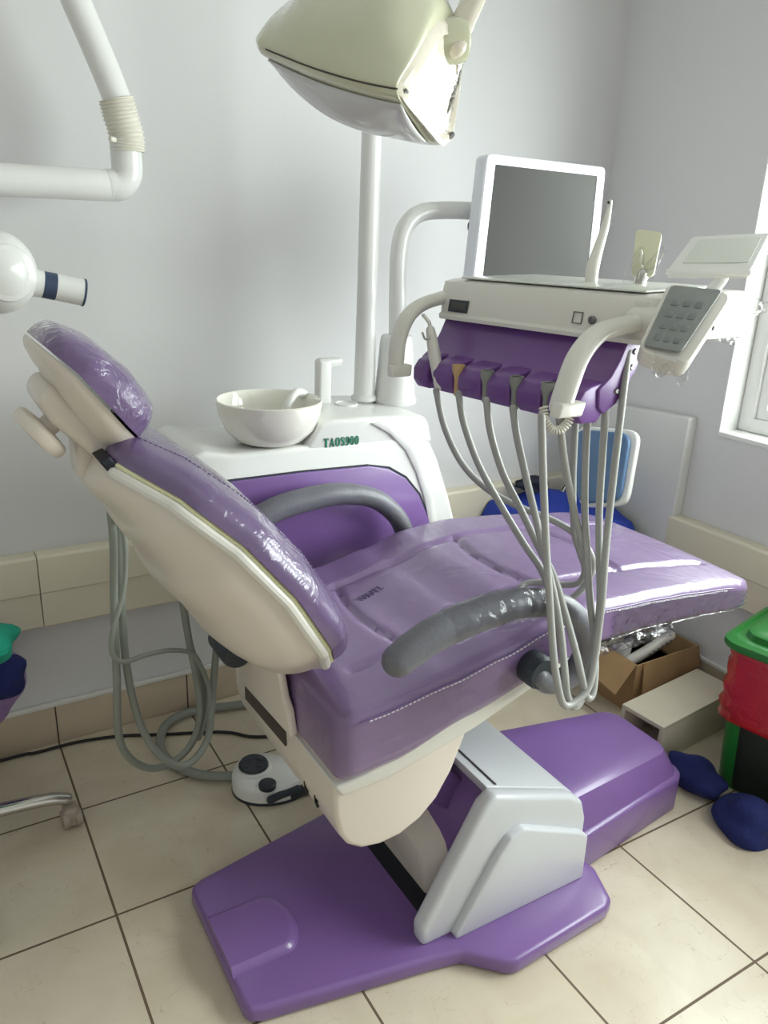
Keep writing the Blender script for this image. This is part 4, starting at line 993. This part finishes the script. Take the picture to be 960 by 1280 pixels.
for k in range(6): hg.lathe([(0, 0), (.003, 0), (.003, .0015), (0, .0015)], (2.04+.018*k, 1.569-.0015*k, .1785+.0065*k), (0, -1, .25), 10)
obj('perforation', hg, 'black', tube_)
tag(obj('paper_cup', G().lathe([(0, .10), (.032, .10), (.040, .215), (.037, .215), (.03, .105), (0, .105)], (1.985, 1.65, 0)), 'white'), 'white paper cup standing in the cardboard box', 'cup')
tag(obj('plastic_wrapper', crumple((1.90, 1.60, .205), (.16, -.02, .01), (.03, .09, .045), 26, 18, .016, 31), 'crinkle', solid=.0015), 'crumpled clear plastic wrapper on top of the cardboard box', 'wrapper')
# small cream shelf unit lying on the floor, open at its left end
sh = thing('shelf_unit', (1.98, 1.38, 0), 'small cream laminate open-ended shelf box on the floor beside the green bin', 'shelf box')
e1 = V((math.cos(.095), math.sin(.095), 0)); e2 = V((-e1.y, e1.x, 0)); so = V((1.795, 1.287, 0)); L_, W_, H_, T_ = .40, .152, .135, .014
def sb(u0, u1, v0, v1, z0, z1, name, m='laminate'):
    return obj(name, G().extrude([so+e1*u0+e2*v0+V((0, 0, z0)), so+e1*u1+e2*v0+V((0, 0, z0)), so+e1*u1+e2*v1+V((0, 0, z0)), so+e1*u0+e2*v1+V((0, 0, z0))], (0, 0, z1-z0), .0015), m, sh)
sb(0, L_, 0, W_, H_-T_, H_, 'top_board'); sb(0, L_, 0, W_, 0, T_, 'bottom_board'); sb(0, L_, 0, T_, T_, H_-T_, 'side_board'); sb(0, L_, W_-T_, W_, T_, H_-T_, 'side_board'); sb(L_-T_, L_, T_, W_-T_, T_, H_-T_, 'back_board', 'dark')
# pedal bin with red liner and green lid
bn_ = thing('pedal_bin', (2.06, 1.05, 0), 'green lidded pedal bin with a red bag hanging over its rim, at the right edge', 'bin')
ca, sa = math.cos(math.radians(12)), math.sin(math.radians(12)); bo = V((2.045, 1.06, 0))
def brect(hx, hy, z, r, n=7, amp=0, seed=0):
    pts = []
    for cx, cy, s in ((1, 1, 0), (-1, 1, 1), (-1, -1, 2), (1, -1, 3)):
        for k in range(n+1):
            a = PI/2*(s+k/n); x, y = cx*(hx-r)+r*math.cos(a), cy*(hy-r)+r*math.sin(a)
            pts.append((x, y))
    out = []
    m = len(pts)
    for k in range(m):
        x, y = pts[k]
        if amp:
            w_ = 1+amp*(math.sin(k*1.9+z*40+seed)+.7*math.sin(k*.83-z*25)); x *= w_; y *= w_
        out.append(bo+V((x*ca-y*sa, x*sa+y*ca, z)))
    return out
obj('body', G().loft([brect(.125, .125, 0, .04), brect(.130, .130, .02, .04), brect(.150, .150, .44, .045), brect(.155, .155, .455, .045)]), 'bin_green', bn_)
obj('front_cover', G().loft([brect(.136, .088, .012, .03), brect(.152, .096, .30, .03), brect(.158, .096, .40, .03)]), 'bin_black', bn_)
rr = [brect(.158+.006*math.sin(3.1*k), .158+.006*math.sin(2.3*k), .455-.0205*k, .05, 7, .012, k*.7) for k in range(12)]
obj('liner', G().loft(rr, cap=False), 'red_bag', bn_, solid=.003)
ld = obj('lid', G().loft([brect(.174, .174, .450, .055), brect(.178, .178, .458, .055), brect(.176, .176, .472, .055), brect(.160, .160, .480, .05), brect(.155, .155, .474, .05), brect(.135, .135, .478, .045), brect(.130, .130, .494, .045), brect(.115, .115, .503, .04), brect(.05, .05, .505, .02)]), 'bin_green', bn_)
# blue bundles on the floor in front of the bin
tag(obj('cloth_bundle', blob((1.825, 1.175, .030), (.056, .090, .050), 23, .2), 'navy_cloth'), 'dark blue cloth heap on the floor between the purple base and the bin', 'cloth')
tag(obj('cloth_bundle', blob((1.795, .978, .034), (.085, .078, .058), 29, .2), 'navy_cloth'), 'larger dark blue cloth heap on the floor at the right edge before the bin', 'cloth')

# ------------------------------------------------------------------ light, sky, camera
wd_ = bpy.data.worlds.new('sky'); S.world = wd_; wd_.use_nodes = True
bgn = wd_.node_tree.nodes['Background']; bgn.inputs[0].default_value = (.95, .98, 1, 1); bgn.inputs[1].default_value = 1.3
def area(name, loc, rot, sx, sy, power, col=(1, 1, 1)):
    l = bpy.data.lights.new(name, 'AREA'); l.shape = 'RECTANGLE'; l.size = sx; l.size_y = sy; l.energy = power; l.color = col
    o = bpy.data.objects.new(name, l); C.objects.link(o); o.location = loc; o.rotation_euler = rot; return o
# daylight arriving at the window
area('window_daylight', (XR+.42, .36, 1.75), (0, math.radians(78), 0), 1.5, 2.7, 205, (1, .995, .985))
# added weak fill light behind the camera; no opening in the wall there
area('rear_fill', (.3, -2.3, 1.7), (math.radians(90), 0, 0), 2.6, 1.6, 4, (1, .98, .95))

cam = bpy.data.cameras.new('camera'); co = bpy.data.objects.new('camera', cam); C.objects.link(co)
cam.sensor_fit = 'VERTICAL'; cam.sensor_height = 36; cam.lens = 36*991.83/1280; cam.clip_start = .02; cam.clip_end = 100
right = V((.8597149, -.5094041, .0373871)); up = V((.1391696, .3040439, .9424379)); fwd = V((.4914491, .8050247, -.3322846))
R3 = Matrix((right, up, -fwd)).transposed()
co.matrix_world = Matrix.Translation((0, 0, 1.5)) @ R3.to_4x4()
S.camera = co
S.view_settings.view_transform = 'Standard'; S.view_settings.look = 'None'; S.view_settings.gamma = 1
S.view_settings.use_curve_mapping = False; S.view_settings.exposure = .08
